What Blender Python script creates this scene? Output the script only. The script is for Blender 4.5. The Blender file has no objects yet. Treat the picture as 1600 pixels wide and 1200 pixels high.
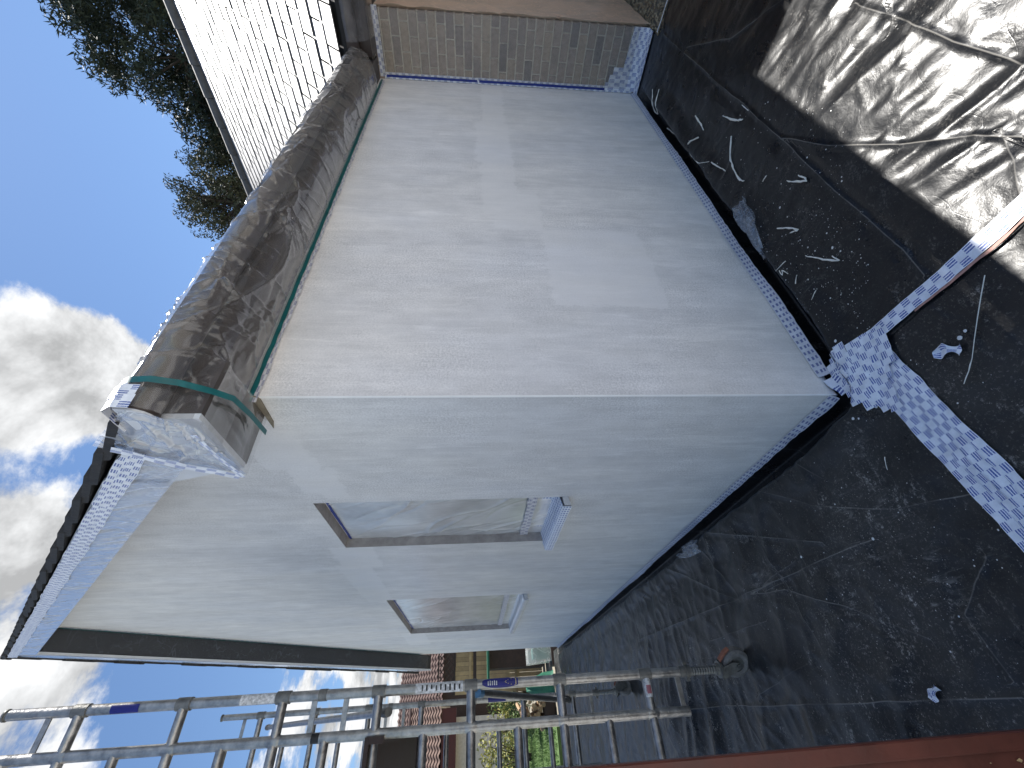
import bpy, bmesh, math, random
import numpy as np
from mathutils import Matrix, Vector
random.seed(7)
sc = bpy.context.scene
COL = sc.collection

# ------------------------------------------------------------------ camera
H_EYE = 1.65
F_PX, PITCH, ROLL, YAW = 654.98, math.radians(5.0867), math.radians(-0.1017), math.radians(51.32)
_R = np.array([math.sin(YAW), -math.cos(YAW), 0.0]); _F = np.array([math.cos(YAW), math.sin(YAW), 0.0]); _U = np.array([0, 0, 1.0])
C_FWD = math.cos(PITCH) * _F - math.sin(PITCH) * _U
_up = math.sin(PITCH) * _F + math.cos(PITCH) * _U
C_RIGHT = math.cos(ROLL) * _R + math.sin(ROLL) * _up
C_UP = -math.sin(ROLL) * _R + math.cos(ROLL) * _up
C_POS = np.array([-1.0654, -1.4144, H_EYE])
cam = bpy.data.cameras.new('camera'); cam_o = bpy.data.objects.new('camera', cam); COL.objects.link(cam_o)
cam.sensor_fit = 'HORIZONTAL'; cam.sensor_width = 36.0; cam.lens = F_PX / 1600 * 36.0
cam.clip_start = 0.03; cam.clip_end = 600
# the phone was held on its side: world "up" points to the left of the picture
M = Matrix.Identity(4)
for i in range(3):
    M[i][0] = -C_UP[i]; M[i][1] = C_RIGHT[i]; M[i][2] = -C_FWD[i]; M[i][3] = C_POS[i]
cam_o.matrix_world = M
sc.camera = cam_o

def at(x, y, axis=2, val=0.0):
    """point of the plane (axis = val) seen at photo pixel x, y"""
    d = C_FWD + (600 - y) / F_PX * C_RIGHT - (x - 800) / F_PX * C_UP
    t = (val - C_POS[axis]) / d[axis]
    return C_POS + t * d

# ------------------------------------------------------------------ sky, sun, exposure
SUN = Vector((0.618, 0.155, 1.0)).normalized()
world = bpy.data.worlds.new('World'); sc.world = world; world.use_nodes = True
wt = world.node_tree; wt.nodes.clear()

class NT:
    def __init__(s, tree): s.t = tree
    def n(s, typ, ins=None, **props):
        nd = s.t.nodes.new(typ)
        for k, v in props.items(): setattr(nd, k, v)
        if ins:
            for k, v in ins.items():
                sock = nd.inputs[k]
                if isinstance(v, bpy.types.NodeSocket): s.t.links.new(v, sock)
                elif isinstance(v, bpy.types.Node): s.t.links.new(v.outputs[0], sock)
                else:
                    if sock.type == 'RGBA' and len(v) == 3: v = (*v, 1)
                    sock.default_value = v
        return nd
    def m(s, op, a, b=None, c=None, clamp=False):
        ins = {0: a}
        if b is not None: ins[1] = b
        if c is not None: ins[2] = c
        return s.n('ShaderNodeMath', ins, operation=op, use_clamp=clamp).outputs[0]
    def vm(s, op, a, b=None):
        ins = {0: a}
        if b is not None: ins[1] = b
        return s.n('ShaderNodeVectorMath', ins, operation=op).outputs[0]
    def xyz(s, v):
        nd = s.n('ShaderNodeSeparateXYZ', {0: v}); return nd.outputs[0], nd.outputs[1], nd.outputs[2]
    def comb(s, x, y, z): return s.n('ShaderNodeCombineXYZ', {0: x, 1: y, 2: z}).outputs[0]
    def noise(s, v, scale, detail=4, rough=.55, dist=0.0):
        return s.n('ShaderNodeTexNoise', {'Vector': v, 'Scale': scale, 'Detail': detail, 'Roughness': rough, 'Distortion': dist}).outputs[0]
    def ss(s, v, a, b, lo=0.0, hi=1.0):
        return s.n('ShaderNodeMapRange', {0: v, 1: a, 2: b, 3: lo, 4: hi}, interpolation_type='SMOOTHSTEP').outputs[0]
    def lin(s, v, a, b, lo=0.0, hi=1.0):
        return s.n('ShaderNodeMapRange', {0: v, 1: a, 2: b, 3: lo, 4: hi}).outputs[0]
    def mix(s, f, a, b):
        nd = s.n('ShaderNodeMix', data_type='RGBA')
        for k, v in ((0, f), (6, a), (7, b)):
            sock = nd.inputs[k]
            if isinstance(v, bpy.types.NodeSocket): s.t.links.new(v, sock)
            else: sock.default_value = (*v, 1) if (k and len(v) == 3) else v
        return nd.outputs[2]
    def pos(s): return s.n('ShaderNodeNewGeometry').outputs['Position']

W = NT(wt)
sky = W.n('ShaderNodeTexSky', sky_type='NISHITA', sun_disc=False, sun_elevation=math.asin(SUN.z),
          sun_rotation=math.atan2(SUN.x, SUN.y), altitude=100, air_density=1.0, dust_density=0.08, ozone_density=2.0)
dirv = W.n('ShaderNodeTexCoord').outputs['Generated']
dx, dy, dz = W.xyz(dirv)
den = W.m('ADD', W.m('MAXIMUM', dz, 0.0), 0.12)
pp = W.comb(W.m('DIVIDE', dx, den), W.m('DIVIDE', dy, den), 0.37)
n1 = W.noise(pp, 3.1, 10, .63, .15)
n2 = W.noise(pp, 0.75, 3, .5)
field = W.m('ADD', W.m('MULTIPLY', n1, 0.62), W.m('MULTIPLY', n2, 0.38))
# cumulus banks and clear stretches
for (cx, cy, cz), r, w in [((.52, .56, .66), .13, .17), ((.43, .62, .67), .12, .15), ((.25, .72, .66), .12, .15), ((.11, .80, .60), .06, .10),
                           ((.05, .985, .20), .16, .16), ((.0, .76, .65), .05, .04), ((.19, .74, .64), .05, -.06), ((.05, .90, .40), .10, -.12), ((.80, .20, .58), .24, -.28), ((.66, .52, .54), .15, -.25), ((.08, .87, .47), .10, -.16),
                           ((.366, .654, .662), .05, -.16), ((.40, .68, .615), .05, -.12), ((.31, .70, .643), .03, -.08), ((.60, .40, .69), .08, -.05)]:
    dd = W.n('ShaderNodeVectorMath', {0: dirv, 1: (cx, cy, cz)}, operation='DISTANCE').outputs['Value']
    g = W.ss(dd, 0.0, r * 1.7, w, 0.0)
    field = W.m('ADD', field, g)
cloud = W.ss(field, 0.525, 0.60)
n3 = W.noise(W.vm('ADD', pp, (.06, .035, 0)), 2.6, 6, .62, .25)
cshade = W.lin(W.m('ADD', W.m('SUBTRACT', n1, n3), W.m('MULTIPLY', W.m('SUBTRACT', field, .62), -.45)), -.09, .10, 0.55, 1.12)
skyc = W.vm('MULTIPLY', sky.outputs[0], (0.61, 0.66, 0.70))
ccol = W.n('ShaderNodeVectorMath', {0: (4.0, 4.05, 4.1), 'Scale': cshade}, operation='SCALE').outputs[0]
scol = W.mix(cloud, skyc, ccol)
bg = W.n('ShaderNodeBackground', {'Color': scol, 'Strength': 0.12})
W.n('ShaderNodeOutputWorld', {'Surface': bg.outputs[0]})

sun = bpy.data.lights.new('sun', 'SUN'); sun.energy = 5.0; sun.angle = math.radians(0.53); sun.color = (1, .965, .91)
sun_o = bpy.data.objects.new('sun', sun); COL.objects.link(sun_o)
sun_o.rotation_euler = SUN.to_track_quat('Z', 'Y').to_euler(); sun_o.location = (6, 2, 12)
vs = sc.view_settings; vs.view_transform = 'Standard'; vs.look = 'None'; vs.gamma = 1; vs.use_curve_mapping = False
vs.exposure = 0.95
sc.render.engine = 'CYCLES'
sc.cycles.transparent_max_bounces = 12
sc.cycles.max_bounces = 6

# ------------------------------------------------------------------ numpy noise
def _h(ix, iy, seed):
    n = (ix.astype(np.int64) * 374761393 + iy.astype(np.int64) * 668265263 + seed * 982451653) & 0xffffffff
    n = ((n ^ (n >> 13)) * 1274126177) & 0xffffffff
    n = (n ^ (n >> 16)) & 0xffffffff
    return n / 4294967295.0
def vn(x, y, seed=0):
    x = np.asarray(x, float); y = np.asarray(y, float)
    ix = np.floor(x); iy = np.floor(y); fx = x - ix; fy = y - iy
    fx = fx * fx * fx * (fx * (fx * 6 - 15) + 10); fy = fy * fy * fy * (fy * (fy * 6 - 15) + 10)
    a = _h(ix, iy, seed); b = _h(ix + 1, iy, seed); c = _h(ix, iy + 1, seed); d = _h(ix + 1, iy + 1, seed)
    return (a + (b - a) * fx) * (1 - fy) + (c + (d - c) * fx) * fy
def fbm(x, y, seed=0, oct=4):
    s = 0; a = .5
    for k in range(oct):
        s = s + a * (vn(x, y, seed + k * 17) - .5); x = x * 2.03; y = y * 2.03; a *= .5
    return s
def ridge(x, y, seed=0):
    return 1 - np.abs(2 * vn(x, y, seed) - 1)
def sstep(a, b, x):
    t = np.clip((x - a) / (b - a), 0, 1); return t * t * (3 - 2 * t)

# ------------------------------------------------------------------ mesh helpers
class MB:
    def __init__(s): s.v = []; s.f = []; s.uv = None
    def add(s, vs_, fs):
        o = len(s.v); s.v.extend([tuple(map(float, p)) for p in vs_]); s.f.extend([tuple(i + o for i in f) for f in fs]); return s
    def box(s, a, b):
        (x0, y0, z0), (x1, y1, z1) = a, b
        return s.add([(x0,y0,z0),(x1,y0,z0),(x1,y1,z0),(x0,y1,z0),(x0,y0,z1),(x1,y0,z1),(x1,y1,z1),(x0,y1,z1)],
                     [(0,3,2,1),(4,5,6,7),(0,1,5,4),(1,2,6,5),(2,3,7,6),(3,0,4,7)])
    def tube(s, pts, r, seg=12, cap=True):
        pts = [np.array(p, float) for p in pts]
        rs = r if isinstance(r, (list, tuple)) else [r] * len(pts)
        o = len(s.v); prev = None
        for i, p in enumerate(pts):
            t = pts[min(i + 1, len(pts) - 1)] - pts[max(i - 1, 0)]; t = t / (np.linalg.norm(t) + 1e-9)
            if prev is None:
                a = np.array([0, 0, 1.]) if abs(t[2]) < .9 else np.array([1., 0, 0])
                u = np.cross(t, a)
            else: u = prev - t * (prev @ t)
            u = u / np.linalg.norm(u); w = np.cross(t, u); prev = u
            for k in range(seg):
                a = 2 * math.pi * k / seg
                s.v.append(tuple(p + rs[i] * (math.cos(a) * u + math.sin(a) * w)))
        for i in range(len(pts) - 1):
            for k in range(seg):
                s.f.append((o + i * seg + k, o + i * seg + (k + 1) % seg, o + (i + 1) * seg + (k + 1) % seg, o + (i + 1) * seg + k))
        if cap:
            s.f.append(tuple(o + k for k in reversed(range(seg)))); e = o + (len(pts) - 1) * seg
            s.f.append(tuple(e + k for k in range(seg)))
        return s
    def prism(s, poly, axis, a, b):
        """poly in the two other axes, extruded from a to b along axis"""
        def P(q, t):
            l = list(q); l.insert(axis, t); return tuple(l)
        n = len(poly); o = len(s.v)
        s.v += [P(q, a) for q in poly] + [P(q, b) for q in poly]
        s.f.append(tuple(o + i for i in range(n))); s.f.append(tuple(o + n + i for i in reversed(range(n))))
        for i in range(n): s.f.append((o + (i + 1) % n, o + i, o + n + i, o + n + (i + 1) % n))
        return s
    def grid(s, P, closed=False):
        """P: array nu x nv x 3"""
        nu, nv = P.shape[:2]; o = len(s.v)
        s.v.extend(map(tuple, P.reshape(-1, 3).tolist()))
        for i in range(nu - 1):
            for j in range(nv - 1):
                a = o + i * nv + j; s.f.append((a, a + nv, a + nv + 1, a + 1))
        return s

MATS = {}
def link(name, data, parent=None, loc=None):
    o = bpy.data.objects.new(name, data); COL.objects.link(o)
    if parent is not None: o.parent = parent
    if loc is not None: o.location = loc
    return o
def world_origin(o):
    p = Vector((0, 0, 0))
    while o is not None: p += o.location; o = o.parent
    return p
def build(mb, name, mat, parent=None, origin=None, smooth=False, bevel=0, uv=None):
    """one mesh object; vertices are given in world space"""
    base = world_origin(parent) if parent is not None else Vector((0, 0, 0))
    org = Vector(origin) if origin is not None else (base if parent is not None else Vector((0, 0, 0)))
    V = np.array(mb.v) - np.array(org)
    me = bpy.data.meshes.new(name); me.from_pydata(V.tolist(), [], mb.f); me.update()
    bm = bmesh.new(); bm.from_mesh(me)
    bmesh.ops.recalc_face_normals(bm, faces=bm.faces)
    if bevel: bmesh.ops.bevel(bm, geom=list(bm.edges), offset=bevel, segments=1, affect='EDGES')
    bm.to_mesh(me); bm.free()
    if uv is not None:
        l = me.uv_layers.new(name='UVMap'); idx = np.zeros(len(me.loops), int); me.loops.foreach_get('vertex_index', idx)
        l.data.foreach_set('uv', np.array(uv, float)[idx].ravel())
    if smooth:
        me.polygons.foreach_set('use_smooth', [True] * len(me.polygons))
        if smooth == 'auto':
            me.set_sharp_from_angle(angle=math.radians(35))
    me.materials.append(MATS[mat] if isinstance(mat, str) else mat)
    return link(name, me, parent, org - base)
def tag(o, label=None, cat=None, group=None, kind=None):
    if label: o['label'] = label
    if cat: o['category'] = cat
    if group: o['group'] = group
    if kind: o['kind'] = kind
    return o
def thing(name, label, cat, loc, group=None):
    return tag(link(name, None, None, loc), label, cat, group)

# ------------------------------------------------------------------ materials
def new_mat(name):
    m = bpy.data.materials.new(name); m.use_nodes = True; m.node_tree.nodes.clear(); MATS[name] = m
    return NT(m.node_tree)
def finish(t, bsdf): t.n('ShaderNodeOutputMaterial', {'Surface': bsdf.outputs[0]})
def simple(name, col, rough=.6, metal=0.0, vary=.15, scale=12, bump=0.0, bscale=60, spec=.5, rnd=0.0, detail=5):
    t = new_mat(name); p = t.pos()
    n = t.noise(p, scale, detail, .6)
    f = t.lin(n, .3, .7, 1 - vary, 1 + vary)
    c = t.n('ShaderNodeVectorMath', {0: col, 'Scale': f}, operation='SCALE').outputs[0]
    if rnd:
        r = t.n('ShaderNodeObjectInfo').outputs['Random']
        c = t.n('ShaderNodeVectorMath', {0: c, 'Scale': t.lin(r, 0, 1, 1 - rnd, 1 + rnd)}, operation='SCALE').outputs[0]
    ins = {'Base Color': c, 'Roughness': t.lin(n, .3, .7, max(.02, rough - .08), min(1, rough + .08)), 'Metallic': metal, 'Specular IOR Level': spec}
    if bump:
        b = t.n('ShaderNodeBump', {'Height': t.noise(p, bscale, 4, .6), 'Strength': bump, 'Distance': .01}); ins['Normal'] = b
    b = t.n('ShaderNodeBsdfPrincipled', ins); finish(t, b); return t

def render_mat(name, axis, rects, base):
    """fresh base-coat render: streaks of the trowel, sandy grain, smoother pale overlaps"""
    t = new_mat(name); p = t.pos(); x, y, z = t.xyz(p)
    s = x if axis == 0 else y
    v = t.comb(s, z, 0.0)
    streak = t.noise(t.comb(t.m('MULTIPLY', s, 5.0), t.m('MULTIPLY', z, .55), 1.7), 1.0, 6, .6, .25)
    streak2 = t.noise(t.comb(t.m('MULTIPLY', s, 1.5), t.m('MULTIPLY', z, .8), 8.3), 1.0, 3, .55)
    fine = t.noise(t.comb(t.m('MULTIPLY', s, 26.0), t.m('MULTIPLY', z, 3.0), 3.1), 1.0, 5, .65)
    grain = t.noise(v, 105.0, 4, .75)
    grmask = t.ss(t.noise(v, 1.6, 4, .6), .42, .60)
    edge = t.m('SUBTRACT', t.noise(t.comb(t.m('MULTIPLY', s, 16.0), t.m('MULTIPLY', z, 7.0), 5.0), 1.0, 7, .72), .5)
    mask = None
    for (s0, s1, z0, z1) in rects:
        a = t.m('MULTIPLY', t.ss(t.m('ADD', s, t.m('MULTIPLY', edge, .18)), s0 - .012, s0 + .012), t.ss(t.m('ADD', s, t.m('MULTIPLY', edge, -.12)), s1 + .03, s1 - .03))
        b = t.m('MULTIPLY', t.ss(t.m('ADD', z, t.m('MULTIPLY', edge, .15)), z0 - .01, z0 + .01), t.ss(t.m('ADD', z, t.m('MULTIPLY', edge, .18)), z1 + .012, z1 - .012))
        r = t.m('MULTIPLY', a, b); mask = r if mask is None else t.m('MAXIMUM', mask, r)
    f = t.lin(streak, .28, .72, .90, 1.07)
    f = t.m('MULTIPLY', f, t.lin(streak2, .3, .7, .93, 1.05))
    mott = t.noise(t.comb(t.m('MULTIPLY', s, 9.0), t.m('MULTIPLY', z, 5.0), 2.2), 1.0, 9, .68)
    f = t.m('MULTIPLY', f, t.lin(mott, .3, .7, .90, 1.07))
    ln_ = t.noise(t.comb(t.m('MULTIPLY', s, 3.4), t.m('MULTIPLY', z, .22), 6.6), 1.0, 3, .5)
    f = t.m('ADD', f, t.m('MULTIPLY', t.ss(t.m('ABSOLUTE', t.m('SUBTRACT', ln_, .5)), .006, .0), .07))
    f = t.m('MULTIPLY', f, t.lin(fine, .25, .75, .92, 1.07))
    keep = t.m('SUBTRACT', 1.0, t.m('MULTIPLY', mask, .6))
    f = t.m('ADD', t.m('MULTIPLY', f, keep), t.m('MULTIPLY', mask, .6 * 1.055))
    gr = t.lin(grain, .25, .75, .66, 1.26)
    gr = t.m('ADD', 1.0, t.m('MULTIPLY', t.m('SUBTRACT', gr, 1.0), t.m('MULTIPLY', t.lin(grmask, 0, 1, .35, 1.0), keep)))
    f = t.m('MULTIPLY', f, gr)
    tint = t.mix(t.ss(streak2, .3, .7), tuple(c * k for c, k in zip(base, (1.0, 1.0, 1.02))), tuple(c * k for c, k in zip(base, (1.01, .99, .97))))
    col = t.n('ShaderNodeVectorMath', {0: tint, 'Scale': f}, operation='SCALE').outputs[0]
    hgt = t.m('ADD', t.m('MULTIPLY', grain, .6), t.m('ADD', t.m('MULTIPLY', fine, .7), t.m('MULTIPLY', mask, .35)))
    bmp = t.n('ShaderNodeBump', {'Height': hgt, 'Strength': .22, 'Distance': .004})
    finish(t, t.n('ShaderNodeBsdfPrincipled', {'Base Color': col, 'Roughness': .88, 'Specular IOR Level': .25, 'Normal': bmp}))

BASE = (.775, .752, .745)
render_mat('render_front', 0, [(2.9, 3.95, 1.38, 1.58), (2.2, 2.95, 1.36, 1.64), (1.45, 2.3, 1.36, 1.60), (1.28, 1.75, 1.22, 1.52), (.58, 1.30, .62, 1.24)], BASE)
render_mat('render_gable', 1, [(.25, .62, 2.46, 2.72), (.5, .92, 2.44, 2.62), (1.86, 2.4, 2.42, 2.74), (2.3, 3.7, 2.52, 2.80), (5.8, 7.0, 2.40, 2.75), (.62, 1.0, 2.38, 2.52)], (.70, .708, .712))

def film_mat(name, tint, opac, rough=.22, gloss=.35, streak=(30, 4, 30), creasek=.30):
    t = new_mat(name); p = t.pos(); x, y, z = t.xyz(p)
    cr = t.noise(t.comb(t.m('MULTIPLY', x, streak[0]), t.m('MULTIPLY', y, streak[1]), t.m('MULTIPLY', z, streak[2])), 1.0, 3, .55, .35)
    cr2 = t.noise(t.vm('ADD', t.vm('MULTIPLY', p, tuple(k * .45 for k in (streak[1], streak[2], streak[0]))), (7, 3, 1)), 1.0, 2, .5, .3)
    line = t.m('MAXIMUM', t.ss(t.m('ABSOLUTE', t.m('SUBTRACT', cr, .52)), .022, .0), t.ss(t.m('ABSOLUTE', t.m('SUBTRACT', cr2, .5)), .014, .0))
    big = t.noise(p, 3.0, 3, .5)
    fac = t.m('ADD', t.m('MULTIPLY', t.lin(big, .3, .7, .75, 1.25), opac), t.m('MULTIPLY', line, creasek), clamp=True)
    bmp = t.n('ShaderNodeBump', {'Height': t.m('ADD', cr, t.m('MULTIPLY', cr2, .6)), 'Strength': .25, 'Distance': .02})
    d = t.n('ShaderNodeBsdfDiffuse', {'Color': tint, 'Normal': bmp}); tr = t.n('ShaderNodeBsdfTranslucent', {'Color': tint, 'Normal': bmp})
    dt = t.n('ShaderNodeMixShader', {0: .4, 1: d.outputs[0], 2: tr.outputs[0]})
    tp = t.n('ShaderNodeBsdfTransparent', {'Color': (.96, .96, .96)})
    body = t.n('ShaderNodeMixShader', {0: fac, 1: tp.outputs[0], 2: dt.outputs[0]})
    gl = t.n('ShaderNodeBsdfGlossy', {'Color': (1, 1, 1), 'Roughness': rough, 'Normal': bmp})
    lw = t.m('ADD', .05, t.m('MULTIPLY', t.m('POWER', t.n('ShaderNodeLayerWeight', {'Blend': .5, 'Normal': bmp}).outputs['Facing'], 3.0), .9))
    sh = t.n('ShaderNodeMixShader', {0: t.m('MULTIPLY', lw, gloss, clamp=True), 1: body.outputs[0], 2: gl.outputs[0]})
    finish(t, sh)
film_mat('film_eave', (.60, .575, .57), .13, .13, 1.0, (2.5, 7, 7), .05)
film_mat('film_barge', (.84, .85, .87), .58, .26, 1.3, (5, 9, 9), .18)
film_mat('film_brick', (.70, .65, .58), .17, .16, .3, (3, 8, 5), .12)
film_mat('film_return', (.92, .66, .50), .80, .3, .4, (9, 9, 6))
film_mat('film_box', (.82, .83, .86), .36, .18, 1.5, (8, 8, 8), .22)
film_mat('film_window', (.90, .905, .91), .86, .25, .7, (3, 7, 2), .05)
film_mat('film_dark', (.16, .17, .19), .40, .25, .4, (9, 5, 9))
film_mat('film_scrap', (.55, .62, .72), .35, .15, .8, (30, 30, 10))
film_mat('tub_plastic', (.80, .84, .82), .35, .2, .5, (3, 3, 3))

def black_poly():
    t = new_mat('black_poly'); p = t.pos()
    crk = t.noise(p, 8.0, 7, .58, .3)
    vor = t.n('ShaderNodeTexVoronoi', {'Vector': t.vm('ADD', p, t.n('ShaderNodeVectorMath', {0: t.n('ShaderNodeTexNoise', {'Vector': p, 'Scale': 3.0}).outputs['Color'], 'Scale': .25}, operation='SCALE').outputs[0]), 'Scale': 4.5}, feature='DISTANCE_TO_EDGE').outputs['Distance']
    micro = t.noise(p, 55.0, 3, .6)
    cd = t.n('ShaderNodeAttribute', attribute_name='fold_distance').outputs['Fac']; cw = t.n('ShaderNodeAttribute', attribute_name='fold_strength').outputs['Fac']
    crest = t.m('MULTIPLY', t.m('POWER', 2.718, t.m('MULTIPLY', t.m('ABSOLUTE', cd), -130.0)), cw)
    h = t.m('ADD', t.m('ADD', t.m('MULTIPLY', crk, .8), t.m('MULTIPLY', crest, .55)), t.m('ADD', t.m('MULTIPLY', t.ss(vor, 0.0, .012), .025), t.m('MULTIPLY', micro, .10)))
    bmp = t.n('ShaderNodeBump', {'Height': h, 'Strength': .48, 'Distance': .010})
    # plaster dust: smears and specks, then sheen painted along the fold lines
    smear = t.noise(p, 3.2, 8, .72, .6)
    scr = t.noise(t.comb(t.m('MULTIPLY', t.xyz(p)[0], 40.0), t.m('MULTIPLY', t.xyz(p)[1], 9.0), 0.0), 1.0, 4, .7, .8)
    speck = t.noise(p, 150.0, 2, .5)
    region = t.ss(t.noise(p, 1.1, 3, .5), .36, .66)
    px_, py_, _z = t.xyz(p)
    powder = t.noise(p, 85.0, 6, .8)
    patch = t.noise(t.vm('MULTIPLY', p, (5.0, 9.0, 1.0)), 1.0, 6, .7, .8)
    d1 = t.m('MULTIPLY', t.ss(smear, .50, .74), t.m('MULTIPLY', t.ss(scr, .50, .72), .6))
    d1 = t.m('ADD', d1, t.m('MULTIPLY', t.ss(patch, .54, .72), t.ss(powder, .46, .62)))
    d1 = t.m('ADD', d1, t.m('MULTIPLY', t.ss(powder, .54, .66), .22))
    d2 = t.m('MULTIPLY', t.ss(speck, .66, .74), t.ss(smear, .42, .6))
    film = t.m('MULTIPLY', t.lin(t.noise(p, 2.0, 5, .6), .3, .7, .004, .06), t.lin(t.xyz(p)[0], -.2, .1, 1.7, .15))
    dust_and_sheen = t.m('ADD', t.m('MULTIPLY', t.m('ADD', t.m('MULTIPLY', d1, .55), t.m('MULTIPLY', d2, .55)), t.m('MULTIPLY', t.lin(region, 0, 1, .35, 1.3), t.lin(t.xyz(p)[0], -.3, .15, 2.0, .55))), t.m('ADD', film, t.m('MULTIPLY', t.m('MULTIPLY', t.ss(t.m('ABSOLUTE', cd), .0035, .0005), cw), .30)), clamp=True)  # last term paints pale crease lines, imitating light caught on the folds
    col = t.mix(dust_and_sheen, (.0035, .0044, .0064), (.46, .43, .38))
    finish(t, t.n('ShaderNodeBsdfPrincipled', {'Base Color': col, 'Roughness': t.m('ADD', t.m('MULTIPLY', dust_and_sheen, .5), t.m('ADD', t.lin(crk, .3, .7, .24, .36), t.lin(t.xyz(p)[1], -.75, -.55, .0, .0))), 'Specular IOR Level': .34, 'Normal': bmp}))
black_poly()

def tape_mat(name, base, ink):
    t = new_mat(name); uv = t.n('ShaderNodeUVMap').outputs[0]; u, v, _ = t.xyz(uv)   # u metres along, v 0..1 across
    obr = t.n('ShaderNodeObjectInfo').outputs['Random']
    ush = t.m('ADD', u, t.m('MULTIPLY', obr, .09))
    row = t.m('FLOOR', t.m('MULTIPLY', v, 2.0))
    grp = t.m('FRACT', t.m('ADD', t.m('DIVIDE', ush, .062), t.m('MULTIPLY', row, .5)))
    gm = t.m('MULTIPLY', t.ss(grp, .14, .17), t.ss(grp, .66, .63))
    ln = t.m('FRACT', t.m('MULTIPLY', v, 6.0))
    lm = t.m('MULTIPLY', t.ss(ln, .12, .2), t.ss(ln, .78, .7))
    vr = t.m('FRACT', t.m('MULTIPLY', v, 2.0))
    vm_ = t.m('MULTIPLY', t.ss(vr, .10, .13), t.ss(vr, .90, .87))
    let = t.ss(t.noise(t.comb(t.m('MULTIPLY', ush, 330.0), t.m('FLOOR', t.m('MULTIPLY', v, 8.0)), row), 1.0, 1, .5), .40, .50)
    m = t.m('MULTIPLY', t.m('MULTIPLY', gm, lm), t.m('MULTIPLY', vm_, t.lin(let, 0, 1, .6, 1.0)))
    p = t.pos(); n = t.noise(p, 22.0, 5, .6)
    b = t.n('ShaderNodeVectorMath', {0: base, 'Scale': t.lin(n, .3, .7, .82, 1.1)}, operation='SCALE').outputs[0]
    col = t.mix(m, b, ink)
    bmp = t.n('ShaderNodeBump', {'Height': t.noise(p, 45.0, 4, .6, .6), 'Strength': .3, 'Distance': .006})
    finish(t, t.n('ShaderNodeBsdfPrincipled', {'Base Color': col, 'Roughness': .45, 'Normal': bmp}))
tape_mat('tape_print', (.82, .85, .91), (.035, .085, .36))
tape_mat('tape_print_grey', (.62, .62, .66), (.10, .12, .28))
simple('tape_teal', (.005, .115, .125), .4, vary=.25, scale=30)
simple('tape_blue', (.008, .03, .24), .4, vary=.2, scale=30)
simple('bead_white', (.85, .85, .85), .5, vary=.06)
simple('reveal', (.36, .34, .33), .9, vary=.25, scale=14, bump=.3, bscale=90)
simple('reveal_warm', (.21, .185, .14), .9, vary=.3, scale=20)
simple('brown_plastic', (.048, .036, .032), .35, vary=.15)
simple('brown_soffit', (.060, .048, .043), .5, vary=.25, scale=6)
simple('white_plastic', (.62, .64, .67), .4, vary=.08)
simple('dark_soffit', (.022, .023, .025), .5, vary=.3)
simple('verge_tile', (.028, .027, .027), .8, vary=.4, scale=25, bump=.4, bscale=40)
simple('ridge_grey', (.12, .115, .11), .8, vary=.3, scale=15)
simple('roof_felt', (.02, .02, .021), .9)
simple('mortar', (.68, .63, .55), .9, vary=.15, scale=40, bump=.4, bscale=150)
simple('upvc_frame', (.7, .71, .72), .35, vary=.04)
simple('glass_dark', (.03, .035, .04), .05, vary=.1)
simple('bounce_concrete', (.54, .53, .51), .9, vary=.2, scale=6)
simple('alu', (.40, .385, .365), .36, .9, vary=.35, scale=22, bump=.25, bscale=55)
simple('alu_dark', (.22, .215, .20), .5, .8, vary=.3, scale=25, bump=.3, bscale=60)
simple('steel_thread', (.24, .235, .22), .45, .9, vary=.3, scale=60)
simple('rubber', (.10, .095, .09), .8, vary=.35, scale=30)
simple('tyre_grey', (.20, .185, .17), .8, vary=.35, scale=30)
simple('orange_lever', (.30, .115, .07), .6, vary=.3, scale=40)
simple('salmon_edge', (.46, .24, .19), .6, vary=.3, scale=30)
simple('claw_blue', (.07, .17, .30), .5, vary=.3, scale=50)
simple('sticker_white', (.62, .62, .62), .5, vary=.5, scale=55, detail=3)
simple('sticker_blue', (.012, .014, .17), .4, vary=.2)
simple('sticker_gold', (.55, .45, .22), .5, vary=.2)
simple('sticker_red', (.42, .16, .19), .5, vary=.3)
simple('cap_black', (.012, .012, .012), .5)
simple('strand', (.80, .77, .69), .8, vary=.12, scale=60)
simple('spatter', (.74, .74, .72), .7, vary=.1)
simple('mahogany', (.098, .022, .012), .52, vary=.30, scale=9, bump=.15, bscale=30)
simple('mahogany_flake', (.50, .34, .17), .8, vary=.2, scale=60)
simple('ground', (.22, .195, .15), .95, vary=.35, scale=2.0, bump=.5, bscale=20)
simple('lawn', (.08, .135, .04), .9, vary=.35, scale=3.0)
simple('grass', (.105, .18, .045), .8, vary=.35, scale=2.0)
simple('pebble', (.42, .33, .21), .8, vary=.55, scale=30, rnd=.2)
simple('bark', (.06, .045, .034), .9, vary=.3, scale=10, bump=.6, bscale=20)
simple('pine_leaf', (.028, .042, .024), .7, vary=.45, scale=1.3)
simple('tree_leaf', (.062, .068, .034), .7, vary=.45, scale=1.3)
simple('shrub_leaf', (.085, .13, .030), .7, vary=.5, scale=2.5)
simple('shrub_yellow', (.26, .25, .06), .7, vary=.5, scale=4)
simple('fence_board', (.42, .30, .16), .85, vary=.2, scale=6, rnd=.18)
simple('trellis', (.035, .026, .02), .8)
simple('shed_dark', (.045, .030, .026), .8, vary=.3)
simple('pantile', (.125, .078, .06), .85, vary=.35, scale=7, bump=.3, bscale=30)
simple('pantile_dark', (.085, .05, .042), .85, vary=.35, scale=7)
simple('red_brown', (.075, .016, .013), .6, vary=.2)
simple('pale_wall', (.52, .49, .44), .9, vary=.12)
simple('green_cloth', (.015, .12, .07), .6, vary=.3, scale=8)
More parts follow.
